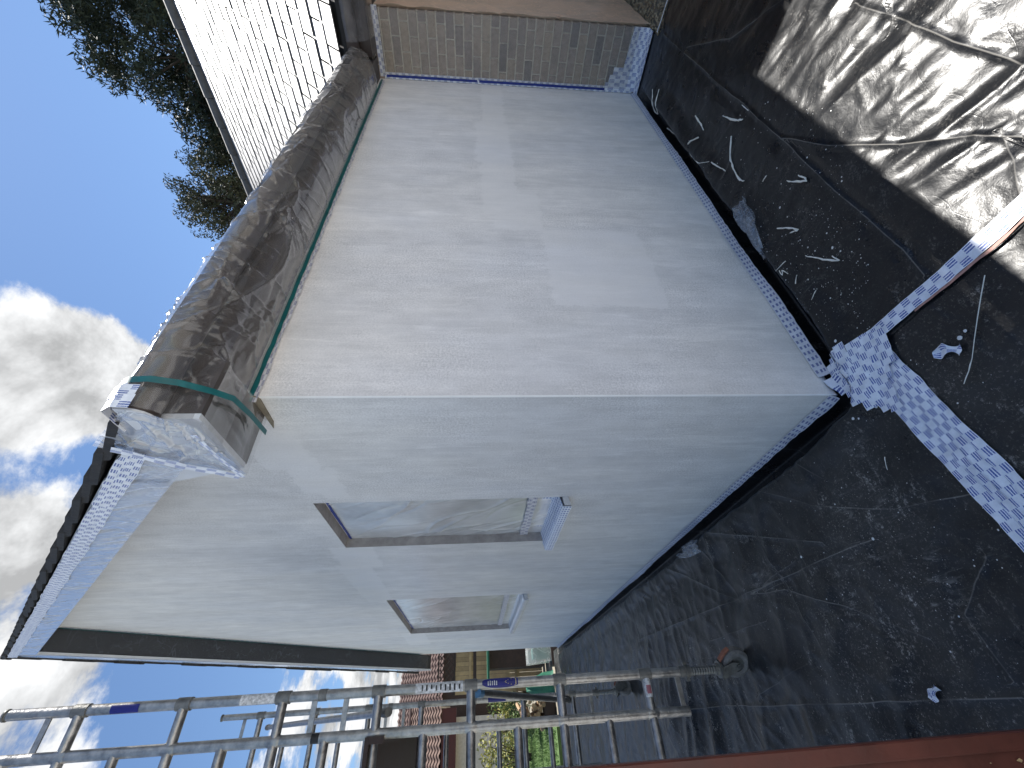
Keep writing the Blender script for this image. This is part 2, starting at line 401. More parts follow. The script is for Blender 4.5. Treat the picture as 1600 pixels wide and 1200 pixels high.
simple('logs', (.36, .24, .14), .85, vary=.3, rnd=.3)
simple('tub_stuff', (.30, .14, .12), .7, vary=.7, scale=9)
simple('tub_teal', (.10, .24, .22), .7, vary=.4, scale=12)
simple('box_cream', (.46, .43, .36), .7, vary=.1)

def brick_mat():
    t = new_mat('brick'); p = t.pos(); r = t.n('ShaderNodeObjectInfo').outputs['Random']
    ramp = t.n('ShaderNodeValToRGB', {0: r}); cr = ramp.color_ramp
    cols = [(0, (.30, .25, .215)), (.2, (.34, .28, .235)), (.4, (.26, .22, .20)), (.55, (.36, .295, .235)), (.74, (.20, .178, .17)), (.86, (.32, .265, .23))]
    cr.interpolation = 'CONSTANT'
    while len(cr.elements) < len(cols): cr.elements.new(.5)
    for e, (q, c) in zip(cr.elements, cols): e.position = q; e.color = (*c, 1)
    n = t.noise(p, 28, 6, .65)
    col = t.n('ShaderNodeVectorMath', {0: ramp.outputs[0], 'Scale': t.lin(n, .3, .7, .75, 1.25)}, operation='SCALE').outputs[0]
    b = t.n('ShaderNodeBump', {'Height': t.noise(p, 120, 4, .6), 'Strength': .4, 'Distance': .004})
    finish(t, t.n('ShaderNodeBsdfPrincipled', {'Base Color': col, 'Roughness': .9, 'Normal': b}))
brick_mat()
def tile_mat():
    t = new_mat('roof_tile'); p = t.pos(); r = t.n('ShaderNodeObjectInfo').outputs['Random']
    n = t.noise(p, 9, 6, .65); sp = t.noise(p, 38, 3, .6)
    col = t.n('ShaderNodeVectorMath', {0: (.21, .204, .20), 'Scale': t.m('MULTIPLY', t.lin(n, .3, .7, .8, 1.15), t.lin(r, 0, 1, .90, 1.08))}, operation='SCALE').outputs[0]
    col = t.mix(t.ss(sp, .60, .68), col, (.09, .085, .08))
    b = t.n('ShaderNodeBump', {'Height': t.noise(p, 70, 4, .65), 'Strength': .35, 'Distance': .006})
    finish(t, t.n('ShaderNodeBsdfPrincipled', {'Base Color': col, 'Roughness': .5, 'Normal': b}))
tile_mat()

# ================================================================== SETTING: ground
G = -0.22
g = MB().add([(-150, -150, G), (150, -150, G), (150, 250, G), (-150, 250, G)], [(0, 1, 2, 3)])
tag(build(g, 'ground', 'ground'), kind='structure')
pv_ = MB().box((-9, -12, G + .002), (6.2, -1.90, -.045)); pv_.box((-9, -1.90, G + .002), (-2.2, 9.39, -.045));  # unseen pale slabs, added to bounce sunlight onto the shaded walls
tag(build(pv_, 'bounce_paving', 'bounce_concrete'), kind='structure')
lw = MB().box((-9, 9.4, G + .004), (-1.25, 15.6, 0.02))
tag(build(lw, 'lawn', 'lawn'), kind='structure')
gb = MB(); rr = random.Random(3)
for i in range(9000):
    x = rr.uniform(-3.2, -1.28); y = rr.uniform(9.45, 15.5); a = rr.uniform(0, 6.28); h = rr.uniform(.03, .075); w = .006
    dx_, dy_ = math.cos(a) * w, math.sin(a) * w; lx, ly = rr.gauss(0, .02), rr.gauss(0, .02)
    gb.add([(x - dx_, y - dy_, .02), (x + dx_, y + dy_, .02), (x + lx, y + ly, .02 + h)], [(0, 1, 2)])
tag(build(gb, 'grass', 'grass'), 'short bright green grass of the lawn beyond the black sheeting', 'grass', kind='stuff')

# ================================================================== RENDERED EXTENSION
WX, LY = 3.92, 8.3
RY = LY / 2
SL = .868
def z_low(y):                      # underside line of the verge along the gable
    d = y if y <= RY else LY - y
    return 2.67 + SL * d
def z_top(y):
    d = y if y <= RY else LY - y
    return 2.95 + SL * d
ext = thing('rendered_extension', 'single-storey gabled extension with fresh pale grey render on both walls', 'building', (0, 0, 0))
w = MB().add([(0, 0, G), (WX, 0, G), (WX, 0, 2.62), (0, 0, 2.62)], [(0, 1, 2, 3)])
w.add([(0.004, .22, G), (WX, .22, G), (WX, .22, 2.62), (0.004, .22, 2.62)], [(3, 2, 1, 0)])
tag(build(w, 'front_wall', 'render_front', ext), 'long pale grey rendered wall running to the brick pier, with a smoother lighter patch')
# gable wall with two window openings
W1 = (1.05, 1.87, 1.10, 2.61); W2 = (3.63, 5.85, 1.11, 2.60)
ys = [0, W1[0], W1[1], W2[0], W2[1], LY]
w = MB()
def quad(y0, y1, z00, z01, z10, z11): w.add([(0, y0, z00), (0, y1, z10), (0, y1, z11), (0, y0, z01)], [(0, 1, 2, 3)])
for i in range(5):
    y0, y1 = ys[i], ys[i + 1]
    win = {1: W1, 3: W2}.get(i)
    if win: quad(y0, y1, G, win[2], G, win[2]); zb = win[3]
    else: zb = G
    if y0 < RY < y1:
        w.add([(0, y0, zb), (0, y1, zb), (0, y1, z_low(y1) + .06), (0, RY, z_low(RY) + .06), (0, y0, z_low(y0) + .06)], [(0, 1, 2, 3, 4)])
    else: quad(y0, y1, zb, z_low(y0) + .06, zb, z_low(y1) + .06)
w.add([(.22, 0, G), (.22, LY, G), (.22, LY, 2.7), (.22, RY, z_low(RY)), (.22, 0, 2.7)], [(4, 3, 2, 1, 0)])
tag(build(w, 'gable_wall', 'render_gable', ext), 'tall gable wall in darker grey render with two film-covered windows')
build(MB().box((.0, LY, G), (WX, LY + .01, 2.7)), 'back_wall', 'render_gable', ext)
bd = MB().prism([(-.003, -.003), (.0035, -.003), (.0035, -.001), (-.001, -.001), (-.001, .0035), (-.003, .0035)], 2, .0, 2.56)
tag(build(bd, 'corner_bead', 'bead_white', ext), 'thin white corner bead down the outer corner')

def window(win, label):
    y0, y1, z0, z1 = win; D = .080
    wn = MB()
    # reveal lining: head, far jamb, near jamb
    wn.add([(.001, y0, z1), (D, y0, z1), (D, y1, z1), (.001, y1, z1)], [(0, 1, 2, 3)])
    wn.add([(.001, y1, z0), (D, y1, z0), (D, y1, z1), (.001, y1, z1)], [(0, 1, 2, 3)])
    wn.add([(.001, y0, z0), (D, y0, z0), (D, y0, z1), (.001, y0, z1)], [(0, 1, 2, 3)])
    wn.add([(.001, y0, z0), (D, y0, z0), (D, y1, z0), (.001, y1, z0)], [(0, 1, 2, 3)])
    o = build(wn, 'window', 'reveal', ext); tag(o, label)
    f = MB(); fx0, fx1 = D, D + .05
    for a, b in (((fx0, y0, z0), (fx1, y0 + .06, z1)), ((fx0, y1 - .06, z0), (fx1, y1, z1)), ((fx0 + .001, y0 + .06, z0), (fx1, y1 - .06, z0 + .06)), ((fx0 + .001, y0 + .06, z1 - .06), (fx1, y1 - .06, z1))):
        f.box(a, b)
    build(f, 'frame', 'upvc_frame', o)
    build(MB().box((D + .02, y0 + .06, z0 + .06), (D + .03, y1 - .06, z1 - .06)), 'pane', 'glass_dark', o)
    s = MB().prism([(-.055, z0 - .045), (D, z0 - .02), (D, z0 + .018), (-.055, z0 - .004)], 1, y0 - .0, y1 + .03)
    s2 = build(s, 'sill', 'white_plastic', o)
    return o
window(W1, 'near window opening with grey reveals, head and jamb still unrendered')
window(W2, 'wide far window opening with grey reveals')

# roof slabs, verge tiles, bargeboards, soffit box
XV = -.25
def rake_prism(y0, y1, z0f, z1f, xa, xb):
    return MB().prism([(y0, z0f(y0)), (y1, z0f(y1)), (y1, z1f(y1)), (y0, z1f(y0))], 0, xa, xb)
roof = MB()
for (ya, yb) in ((-.17, RY), (LY + .17, RY)):
    za, zb = z_top(ya) - .03, z_top(RY) - .03
    xb0, xb1 = 3.6, 8.0
    roof.add([(XV + .01, ya, za), (xb0, ya, za), (xb1, yb, zb), (XV + .01, yb, zb), (XV + .01, ya, za - .04), (xb0, ya, za - .04), (xb1, yb, zb - .04), (XV + .01, yb, zb - .04)],
             [(0, 1, 2, 3), (7, 6, 5, 4), (0, 4, 5, 1), (0, 3, 7, 4), (1, 5, 6, 2)])
roof_o = build(roof, 'roof', 'roof_felt', ext)
tl = math.atan(SL)
gauge = .24
for side in (0, 1):
    n = int((RY + .24) / math.cos(tl) / gauge)
    for k in range(n + 1):
        s0 = k * gauge; s1 = min(s0 + gauge + .07, (RY + .25) / math.cos(tl) - .004)
        if s1 - s0 < .05: continue
        jit = random.uniform(-.010, .010)
        def pt(s, up): # along slope from eave
            y = -.25 + s * math.cos(tl); z = 2.95 + SL * y + up
            return (y if side == 0 else LY - y, z)
        poly = [pt(s0, .012), pt(s1, -.02), pt(s1, .012), pt(s0, .044)]
        t_ = MB().prism(poly, 0, XV - .03 + jit, XV + .30 + jit)
        build(t_, 'verge_tile', 'verge_tile', roof_o)
rd = MB().tube([(XV - .02, RY, z_top(RY) - .03), (4, RY, z_top(RY) - .03), (7.6, RY, z_top(RY) - .03)], .065, 12)
build(rd, 'ridge_tile', 'verge_tile', roof_o, smooth='auto')
bb = rake_prism(.20, RY, z_low, lambda y: z_top(y) - .03, XV, XV + .022)
tag(build(bb, 'bargeboard', 'white_plastic', ext), 'white bargeboard of the near slope under clear film')
bb = rake_prism(LY + .20, RY, z_low, lambda y: z_top(y) - .03, XV, XV + .022)
build(bb, 'bargeboard', 'white_plastic', ext)
sf = rake_prism(LY + .2, RY, lambda y: z_low(y) + .02, lambda y: z_low(y) + .04, XV + .022, -.001)
tag(build(sf, 'soffit', 'dark_soffit', ext), 'black soffit under the far verge')
sf = rake_prism(.22, RY, lambda y: z_low(y) + .02, lambda y: z_low(y) + .04, XV + .022, -.001)
build(sf, 'soffit', 'brown_soffit', ext)
ZS = 2.57
build(MB().prism([(-.22, ZS - .03), (.12, ZS - .03), (.235, z_low(.235)), (.235, z_top(.235) - .05), (-.22, z_top(-.22) - .05)], 0, XV, XV + .02), 'box_end', 'white_plastic', ext)
build(MB().box((XV + .021, -.22, ZS - .029), (-.001, .13, ZS - .012)), 'soffit', 'brown_soffit', ext)
build(MB().box((.0, -.179, ZS), (WX, -.001, ZS + .012)), 'soffit', 'brown_soffit', ext)
build(MB().box((XV + .021, -.199, ZS - .01), (3.70, -.180, 2.72)), 'fascia', 'brown_plastic', ext)
gut = MB(); prof = []
for k in range(11):
    a = math.pi + math.pi * k / 10; prof.append((-.258 + .058 * math.cos(a), 2.728 + .090 * math.sin(a)))
prof2 = [(-.258 + .052 * math.cos(math.pi + math.pi * k / 10), 2.728 + .084 * math.sin(math.pi + math.pi * k / 10)) for k in reversed(range(11))]
gut.prism(prof + prof2, 0, XV - .02, 3.58)
gu = build(gut, 'gutter', 'brown_plastic', ext, smooth='auto')
build(MB().prism(prof, 0, XV - .028, XV - .0205), 'gutter_end', 'white_plastic', gu)

# ================================================================== MAIN HOUSE
PY = -.53                                            # outer corner of the brick pier
house = thing('main_house', 'brick house with sunlit pale tiled roof and film-masked brick pier', 'building', (5.5, -1, 0))
core = MB().box((WX + .012, PY + .012, G), (WX + .30, .6, 2.62))
bw = build(core, 'brick_wall', 'mortar', house); tag(bw, 'narrow buff brick pier at the end of the grey wall')
bh, bl, jt = .0705, .215, .013
bme = None; zi = 0
def brick_mesh(l):
    m = MB().box((0, -l, 0), (.09, 0, bh)); o = build(m, 'brick', 'brick', bw, bevel=.003)
    return o
protos = {}
for r in range(31):
    z = .0 + r * (bh + jt)
    y = 0.0; k = 0
    lens = [.215, .215, .08] if r % 2 else [.105, .215, .19]
    for l in lens:
        l2 = min(l, y - PY)
        if l2 < .02: break
        key = round(l2, 3)
        loc = Vector((WX + random.uniform(-.002, .003), y, z)) - world_origin(bw)
        if key not in protos:
            o = brick_mesh(l2); protos[key] = o.data
            V = o.data
            off = world_origin(bw)
            for v in V.vertices: v.co += off
        else:
            o = link('brick', protos[key], bw)
        o.location = loc
        y -= l2 + jt
# return wall at the pier corner, back wall of the recess, step
build(MB().box((WX + .02, PY, G), (6.2, PY + .011, 2.62)), 'return_wall', 'pale_wall', house)
build(MB().box((6.2, -4.5, G), (6.4, .6, 2.62)), 'back_wall', 'pale_wall', house)
# roof
PIT = math.radians(40); EX, EZ = 3.50, 2.80; RX = 7.40; RZ = EZ + (RX - EX) * math.tan(PIT)
Y0R, Y1R = -4.0, 12.0
rf = MB()
rf.add([(EX + .03, Y0R, EZ - .06), (RX, Y0R, RZ - .06), (RX, Y1R, RZ - .06), (EX + .03, Y1R, EZ - .06),
        (EX + .03, Y0R, EZ - .03), (RX, Y0R, RZ - .03), (RX, Y1R, RZ - .03), (EX + .03, Y1R, EZ - .03)],
       [(3, 2, 1, 0), (4, 5, 6, 7), (0, 1, 5, 4), (1, 2, 6, 5), (2, 3, 7, 6), (3, 0, 4, 7)])
rf.add([(RX, Y0R, RZ - .03), (RX + 4.2, Y0R, EZ), (RX + 4.2, Y1R, EZ), (RX, Y1R, RZ - .03)], [(0, 1, 2, 3)])
mroof = build(rf, 'roof', 'roof_felt', house); tag(mroof, 'pale grey flat-tiled roof slope glaring in the sun')
GA, TW = .222, .30
u_s = Vector((math.cos(PIT), 0, math.sin(PIT))); u_n = Vector((-math.sin(PIT), 0, math.cos(PIT)))
def tile_geo(mb, s, y, jit=0.0, w=TW):
    L = GA + .05; th = .016
    o = Vector((EX, y, EZ)) + u_s * s
    a = []
    for (ss, up) in ((-.0, .010), (L, -.003), (L, -.012), (-.0, .001)):
        for yy in (.0075, w - .0075):
            a.append(o + u_s * ss + u_n * (up + jit) + Vector((0, yy, 0)))
    mb.add(a, [(0, 1, 3, 2), (2, 3, 5, 4), (4, 5, 7, 6), (6, 7, 1, 0), (0, 2, 4, 6), (1, 7, 5, 3)])
rest = MB(); tproto = None; cnt = 0
rows = int((RX - EX) / math.cos(PIT) / GA)
def visible(s, y):
    P = np.array(Vector((EX, y + .15, EZ)) + u_s * (s + .1)); q = P - C_POS; zc = q @ C_FWD
    if zc <= 0: return False
    px = 800 - F_PX * (q @ C_UP) / zc; py = 600 - F_PX * (q @ C_RIGHT) / zc
    if py < -14: return False
    # hidden behind the extension's eave
    t = (-.34 - C_POS[1]) / q[1] if q[1] > 0 else 2
    if 0 < t < 1:
        z = C_POS[2] + q[2] * t
        if z < 2.68: return False
    return True
base_m = world_origin(mroof)
for r in range(rows):
    for k in range(-13, 40):
        s = r * GA; y = k * TW + (TW / 2 if r % 2 else 0)
        z = EZ + s * math.sin(PIT)
        if z < z_top(y) - .08 and -0.2 < y < LY: continue       # below the extension roof
        if y > 11.6: continue
        if visible(s, y) and cnt < 300 and y < 5.0:
            j = random.uniform(-.002, .003)
            if tproto is None:
                m = MB(); tile_geo(m, 0, 0); o = build(m, 'roof_tile', 'roof_tile', mroof); tproto = o.data; 
                o.location = u_s * s + Vector((0, y, 0)) + u_n * j
            else:
                o = link('roof_tile', tproto, mroof); o.location = u_s * s + Vector((0, y + random.uniform(-.002, .002), 0)) + u_n * j
            cnt += 1
        else: tile_geo(rest, s, y, random.uniform(-.002, .003))
tag(build(rest, 'roof_tiles', 'roof_tile', mroof), kind='stuff')
rdg = MB()
for k in range(36): rdg.tube([(RX, Y0R + k * .45, RZ - .02), (RX, Y0R + k * .45 + .44, RZ - .012)], [.10, .105], 12)
build(rdg, 'ridge', 'ridge_grey', mroof, smooth='auto')
build(MB().box((3.66, -4.0, 2.56), (3.69, -.23, 2.76)), 'fascia', 'brown_plastic', house)
build(MB().box((3.691, -4.0, 2.56), (WX + 2.3, -.22, 2.572)), 'soffit', 'brown_soffit', house)
prof = [(3.60 + .062 * math.cos(math.pi + math.pi * k / 10), 2.745 + .095 * math.sin(math.pi + math.pi * k / 10)) for k in range(11)]
prof2 = [(3.60 + .056 * math.cos(math.pi + math.pi * k / 10), 2.745 + .089 * math.sin(math.pi + math.pi * k / 10)) for k in reversed(range(11))]
gg = MB(); poly = prof + prof2
n = len(poly)
gg.v = [(p[0], -4.0, p[1]) for p in poly] + [(p[0], -.24, p[1]) for p in poly]
gg.f = [tuple(range(n)), tuple(reversed(range(n, 2 * n)))] + [((i + 1) % n, i, n + i, n + (i + 1) % n) for i in range(n)]
build(gg, 'gutter', 'brown_plastic', house, smooth='auto')

# gravel bed in the recess
peb = MB(); rr = random.Random(5)
ico_v, ico_f = [], []
_bm = bmesh.new(); bmesh.ops.create_icosphere(_bm, subdivisions=1, radius=1); ico_v = [v.co.copy() for v in _bm.verts]; ico_f = [tuple(v.index for v in f.verts) for f in _bm.faces]; _bm.free()
for i in range(3600):
    x = rr.uniform(3.60, 5.6); y = rr.uniform(-1.75, PY - .005); sx, sy, sz = rr.uniform(.008, .018), rr.uniform(.008, .016), rr.uniform(.006, .011); a = rr.uniform(0, 6.3)
    ca, sa = math.cos(a), math.sin(a); zz = rr.uniform(-.010, .006)
    peb.add([(x + ca * v.x * sx - sa * v.y * sy, y + sa * v.x * sx + ca * v.y * sy, zz + v.z * sz) for v in ico_v], ico_f)
tag(build(peb, 'gravel', 'pebble', smooth=True), 'brown gravel bed beside the brick pier', 'gravel', kind='stuff')
gbed = MB().box((3.5, -1.899, G + .003), (6.2, PY - .001, -.012)); tag(build(gbed, 'gravel_bed', 'ground'), kind='structure')

# ================================================================== BLACK SHEETING
def dist_wall(x, y):
    return np.where((x >= 0) & (y < 0), -y, np.where((y >= 0) & (x < 0), -x, np.hypot(np.minimum(x, 0), np.minimum(y, 0))))
CREASE = []
def _fold(pix):
    q = [at(x, y)[:2] for x, y in pix]
    for p_, r_ in zip(q[:-1], q[1:]): CREASE.append((tuple(p_), tuple(r_)))
_fold([(1037, 54), (1086, 97), (1165, 165), (1221, 217), (1277, 270), (1349, 334), (1416, 397), (1446, 431)])
_fold([(1221, 216), (1300, 227), (1405, 227), (1525, 210), (1600, 214)])
_fold([(1337, 4), (1401, 28), (1499, 64), (1600, 99)])
_fold([(1067, 75), (1142, 60), (1225, 0)])
_fold([(1180, 762), (1270, 790), (1400, 795), (1520, 770)])
_fold([(1080, 830), (1180, 838), (1290, 848)])
_fold([(1098, 857), (1153, 935), (1240, 895), (1368, 841)])
_fold([(1030, 880), (1144, 935), (1226, 921), (1330, 950), (1454, 999)])
_fold([(1060, 1110), (1125, 1104), (1320, 1099), (1600, 1090)])
_fold([(1000, 1000), (1080, 965), (1153, 935)])
_fold([(1540, 870), (1510, 960), (1580, 1060)])
_fold([(1500, 690), (1560, 760), (1600, 800)])
NMAIN = len(CREASE)
_cr = random.Random(77)
for _k in range(16):
    _y = _cr.uniform(.1, 7.5) ** 1.0; _x = _cr.uniform(-1.6, -.2); _a = _cr.uniform(0, 3.14); _l = _cr.uniform(.25, .8)
    CREASE.append(((_x, _y), (_x + _l * math.cos(_a), _y + _l * math.sin(_a))))
for _k in range(4):
    _y = _cr.uniform(-1.3, -.3); _x = _cr.uniform(.1, 2.2); _a = _cr.uniform(0, 3.14); _l = _cr.uniform(.15, .5)
    CREASE.append(((_x, _y), (_x + _l * math.cos(_a), _y + _l * math.sin(_a))))
def seg_d(x, y, a, b):
    ax, ay = a; bx, by = b; L2 = (bx - ax) ** 2 + (by - ay) ** 2
    t = np.clip(((x - ax) * (bx - ax) + (y - ay) * (by - ay)) / L2, 0, 1)
    return np.hypot(x - ax - t * (bx - ax), y - ay - t * (by - ay))
def sheet_fold_lines(x, y):
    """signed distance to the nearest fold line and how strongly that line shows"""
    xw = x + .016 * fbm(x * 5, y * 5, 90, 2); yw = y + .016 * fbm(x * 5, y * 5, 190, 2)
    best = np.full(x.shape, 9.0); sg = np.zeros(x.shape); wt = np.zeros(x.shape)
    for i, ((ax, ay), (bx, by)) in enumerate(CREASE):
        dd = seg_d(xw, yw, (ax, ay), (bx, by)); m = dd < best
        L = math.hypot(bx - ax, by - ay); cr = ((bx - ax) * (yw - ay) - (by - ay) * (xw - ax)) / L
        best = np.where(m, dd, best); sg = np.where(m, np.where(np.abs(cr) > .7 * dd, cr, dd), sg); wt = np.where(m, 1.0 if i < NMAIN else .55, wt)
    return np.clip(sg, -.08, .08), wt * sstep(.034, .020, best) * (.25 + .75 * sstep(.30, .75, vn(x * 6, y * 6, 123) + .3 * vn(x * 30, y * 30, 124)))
def sheet_z(x, y):
    x = np.asarray(x, float); y = np.asarray(y, float)
    d = dist_wall(x, y)
    z = .020 * fbm(x * 1.3, y * 1.3, 3) + .012 * fbm(x * 4, y * 4, 9)
    # pulled folds in the open (sunlit) part
    a, b = .90, -.42
    s = x * a + y * b + .05 * fbm(x * 3, y * 3, 21); t = x * .42 + y * .9
    wmask = sstep(-.62, -.95, y) * (.35 + .65 * sstep(.35, .6, vn(x * 2.1, y * 2.1, 77))) * sstep(-.3, .2, x)
    z = z + wmask * (.022 * (vn(s / .062, t / .45, 31) - .5) + .024 * (ridge(s / .15, t / .6, 35) - .5))
    # rumpled film, camera corner and gable side
    w2 = sstep(.1, -.3, x) * (.4 + .6 * vn(x * 1.4, y * 1.4, 55))
    s2 = x * .35 + y * .94 + .08 * fbm(x * 2.2, y * 2.2, 63); t2 = x * .94 - y * .35
    z = z + w2 * (.020 * (ridge(s2 / .20, t2 / .9, 41) ** 2 - .3) + .008 * (vn(s2 / .07, t2 / .4, 43) - .5))
    q1 = x + .10 * fbm(x * 2.4, y * 2.4, 301, 2); q2 = y + .10 * fbm(x * 2.4, y * 2.4, 302, 2)
    z = z + (.35 + .65 * sstep(.1, -.2, x)) * (.0075 * ridge(q1 * 5.5 + q2 * 2.0, q2 * 5.0, 303) ** 3 + .0055 * ridge(q1 * 11 - q2 * 6.0, q2 * 9.0, 304) ** 3)
    # deep folds at the foot of the tower
    w3 = sstep(-.75, -1.05, x) * sstep(.9, 1.5, y) * sstep(4.0, 2.6, y)
    s3 = x * .25 + y * .97
    z = z + w3 * .050 * (ridge(s3 / .33 + .4 * fbm(x * 2, y * 2, 5), t2 / 1.6, 47) ** 2 - .25)
    xw = x + .016 * fbm(x * 5, y * 5, 90, 2); yw = y + .016 * fbm(x * 5, y * 5, 190, 2)
    for i, (p, q) in enumerate(CREASE):
        dd = seg_d(xw, yw, p, q); near_ = dd < .15
        if near_.any(): z = z + np.where(near_, (1.2 if i < NMAIN else .6) * (.0030 * np.exp(-(dd / .012) ** 2) - .0035 * np.exp(-(dd / .06) ** 2)), 0)
    # sheet tucked into the gap along the walls
    wv = 1 + .5 * fbm(x * 2.5, y * 2.5, 14)
    e = d / wv
    tuck = sstep(.30, .13, e) * .030 * sstep(.09, .14, e)
    gap = sstep(.125, .085, e)
    cl = sstep(.030, .006, d)
    far = sstep(3.8, 3.3, x) * sstep(8.6, 7.5, y)
    z = z * sstep(.0, .12, d) + far * (tuck - .085 * gap * (1 - cl) + .012 * cl)
    return z
def sheet(name, xs, ys, keep, off, label):
    X, Y = np.meshgrid(xs, ys, indexing='ij')
    Z = sheet_z(X, Y) + off
    nu, nv = X.shape
    V = np.stack([X, Y, Z], -1).reshape(-1, 3)
    i, j = np.meshgrid(np.arange(nu - 1), np.arange(nv - 1), indexing='ij')
    cx = (X[:-1, :-1] + X[1:, 1:]) / 2; cy = (Y[:-1, :-1] + Y[1:, 1:]) / 2
    k = keep(cx, cy)
    a = (i * nv + j)[k]
    F = np.stack([a, a + nv, a + nv + 1, a + 1], -1)
    CD, CW = (q.reshape(-1) for q in sheet_fold_lines(X, Y))
    used = np.zeros(len(V), bool); used[F.ravel()] = True
    remap = np.cumsum(used) - 1; V = V[used]; CD = CD[used]; CW = CW[used]; F = remap[F]
    me = bpy.data.meshes.new(name); me.vertices.add(len(V)); me.vertices.foreach_set('co', V.ravel())
    me.loops.add(F.size); me.loops.foreach_set('vertex_index', F.ravel().astype(np.int32))
    me.polygons.add(len(F)); me.polygons.foreach_set('loop_start', np.arange(0, F.size, 4, dtype=np.int32))
    me.polygons.foreach_set('loop_total', np.full(len(F), 4, dtype=np.int32)); me.update(calc_edges=True)
    me.polygons.foreach_set('use_smooth', [True] * len(F)); me.materials.append(MATS['black_poly'])
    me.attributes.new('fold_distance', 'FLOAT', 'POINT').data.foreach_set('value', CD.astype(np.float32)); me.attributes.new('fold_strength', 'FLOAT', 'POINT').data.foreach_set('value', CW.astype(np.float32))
    o = link(name, me); tag(o, label, 'plastic sheet', 'black sheets covering the ground'); return o
fine = lambda a, b, s: np.linspace(a, b, max(2, int(round(abs(b - a) / s)) + 1))
cat = lambda *p: np.unique(np.round(np.concatenate(p), 5))
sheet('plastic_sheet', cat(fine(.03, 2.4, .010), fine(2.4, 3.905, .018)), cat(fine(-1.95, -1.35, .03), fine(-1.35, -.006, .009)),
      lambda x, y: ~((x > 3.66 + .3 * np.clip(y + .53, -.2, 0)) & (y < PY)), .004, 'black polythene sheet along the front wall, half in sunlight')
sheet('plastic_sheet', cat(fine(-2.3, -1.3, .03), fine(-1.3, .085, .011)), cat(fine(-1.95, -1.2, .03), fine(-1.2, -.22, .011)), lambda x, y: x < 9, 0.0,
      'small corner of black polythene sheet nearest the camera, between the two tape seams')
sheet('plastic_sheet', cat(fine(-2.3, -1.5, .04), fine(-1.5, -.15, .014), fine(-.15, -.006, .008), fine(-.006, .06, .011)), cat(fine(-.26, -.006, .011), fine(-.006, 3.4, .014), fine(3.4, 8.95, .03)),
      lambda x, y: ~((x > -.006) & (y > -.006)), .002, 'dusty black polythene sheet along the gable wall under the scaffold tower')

# ================================================================== TAPE
def ribbon(path, width, name, mat, parent, lift=.005, normal=None, conform=True, ragged=0.0, seed=0, seg=.02, u0=0.0):
    """flat strip following a path; conforms to the sheet when it lies on the ground"""
    P = [np.array(p, float) for p in path]; pts = [P[0]]
    for a, b in zip(P[:-1], P[1:]):
        n = max(1, int(np.linalg.norm(b - a) / seg))
        for k in range(1, n + 1): pts.append(a + (b - a) * k / n)
    pts = np.array(pts); L = np.concatenate([[0], np.cumsum(np.linalg.norm(np.diff(pts, axis=0), axis=1))])
    T = np.gradient(pts, axis=0); T /= np.linalg.norm(T, axis=1)[:, None] + 1e-9
    nrm = np.array(normal if normal is not None else (0, 0, 1.0)); S = np.cross(T, nrm); S /= np.linalg.norm(S, axis=1)[:, None] + 1e-9
    nv = 5; grid = np.zeros((len(pts), nv, 3)); uv = np.zeros((len(pts), nv, 2))
    for j in range(nv):
        v = j / (nv - 1); off = (v - .5) * width
        rg = ragged * (vn(L * 22, np.full_like(L, j * .0 + (0 if v < .5 else 9)), seed) - .5) * (1 if j in (0, nv - 1) else 0)
        grid[:, j] = pts + S * (off + rg * (1 if v > .5 else -1))[:, None] if isinstance(off + rg, np.ndarray) else pts + S * off
        uv[:, j, 0] = L + u0; uv[:, j, 1] = v
    if conform:
        h = np.maximum(sheet_z(grid[..., 0], grid[..., 1]), -.012)
        grid[..., 2] = h + lift + .0015 * vn(grid[..., 0] * 60, grid[..., 1] * 60, seed)
    else:
        grid = grid + nrm * (lift + .002 * vn(L * 30, L * 0 + seed, seed)[:, None, None])
    m = MB().grid(grid)
    return build(m, name, mat, parent, smooth=True, uv=uv.reshape(-1, 2))

seam = thing('tape_seam', 'wide band of overlapping printed white tape running out from the wall corner to the left', 'tape', (-.3, -.25, 0))
for k, (o0, o1) in enumerate([(-.052, -.05), (-.017, -.016), (.018, .019), (.053, .05)]):
    ribbon([(.10, -.235 + o0, 0), (-.35, -.262 + o1, 0), (-1.25, -.33 + o1, 0)], .046, 'tape_strip', 'tape_print', seam, .006 + .0016 * k, ragged=.006, seed=k, u0=k * .023)
seam = thing('tape_seam', 'narrow printed white tape seam running from the cross towards the sunlit sheet', 'tape', (.06, -.6, 0))
ribbon([(.085, -.25, 0), (.06, -.6, 0), (.045, -1.0, 0), (.03, -1.7, 0)], .060, 'tape_strip', 'tape_print', seam, .0125, ragged=.003, seed=11)
ribbon([(.035, -.47, 0), (.018, -.75, 0), (.005, -1.0, 0), (-.01, -1.7, 0)], .011, 'tape_edge', 'salmon_edge', seam, .011, ragged=.006, seed=12)
patch = thing('tape_patch', 'patch of overlapping printed white tape joining the sheets at the wall corner', 'tape', (.05, -.12, 0))
strips = [((.155, -.125), (-.115, -.085)), ((.16, -.165), (-.16, -.125)), ((.13, -.205), (-.20, -.165)), ((.125, -.245), (-.22, -.20)), ((.115, -.285), (-.10, -.24)), ((.10, -.325), (-.06, -.29)),
          ((.135, -.055), (-.02, -.045)), ((.15, -.09), (-.05, -.065))]
for k, (a, b) in enumerate(strips):
    ribbon([(*a, 0), (*b, 0)], .050, 'tape_strip', 'tape_print', patch, .009 + .0014 * k, ragged=.012, seed=30 + k, u0=k * .031)
ribbon([(.03, -.01, 0), (.05, -.13, 0)], .09, 'tape_strip', 'tape_print', patch, .019, ragged=.012, seed=44)

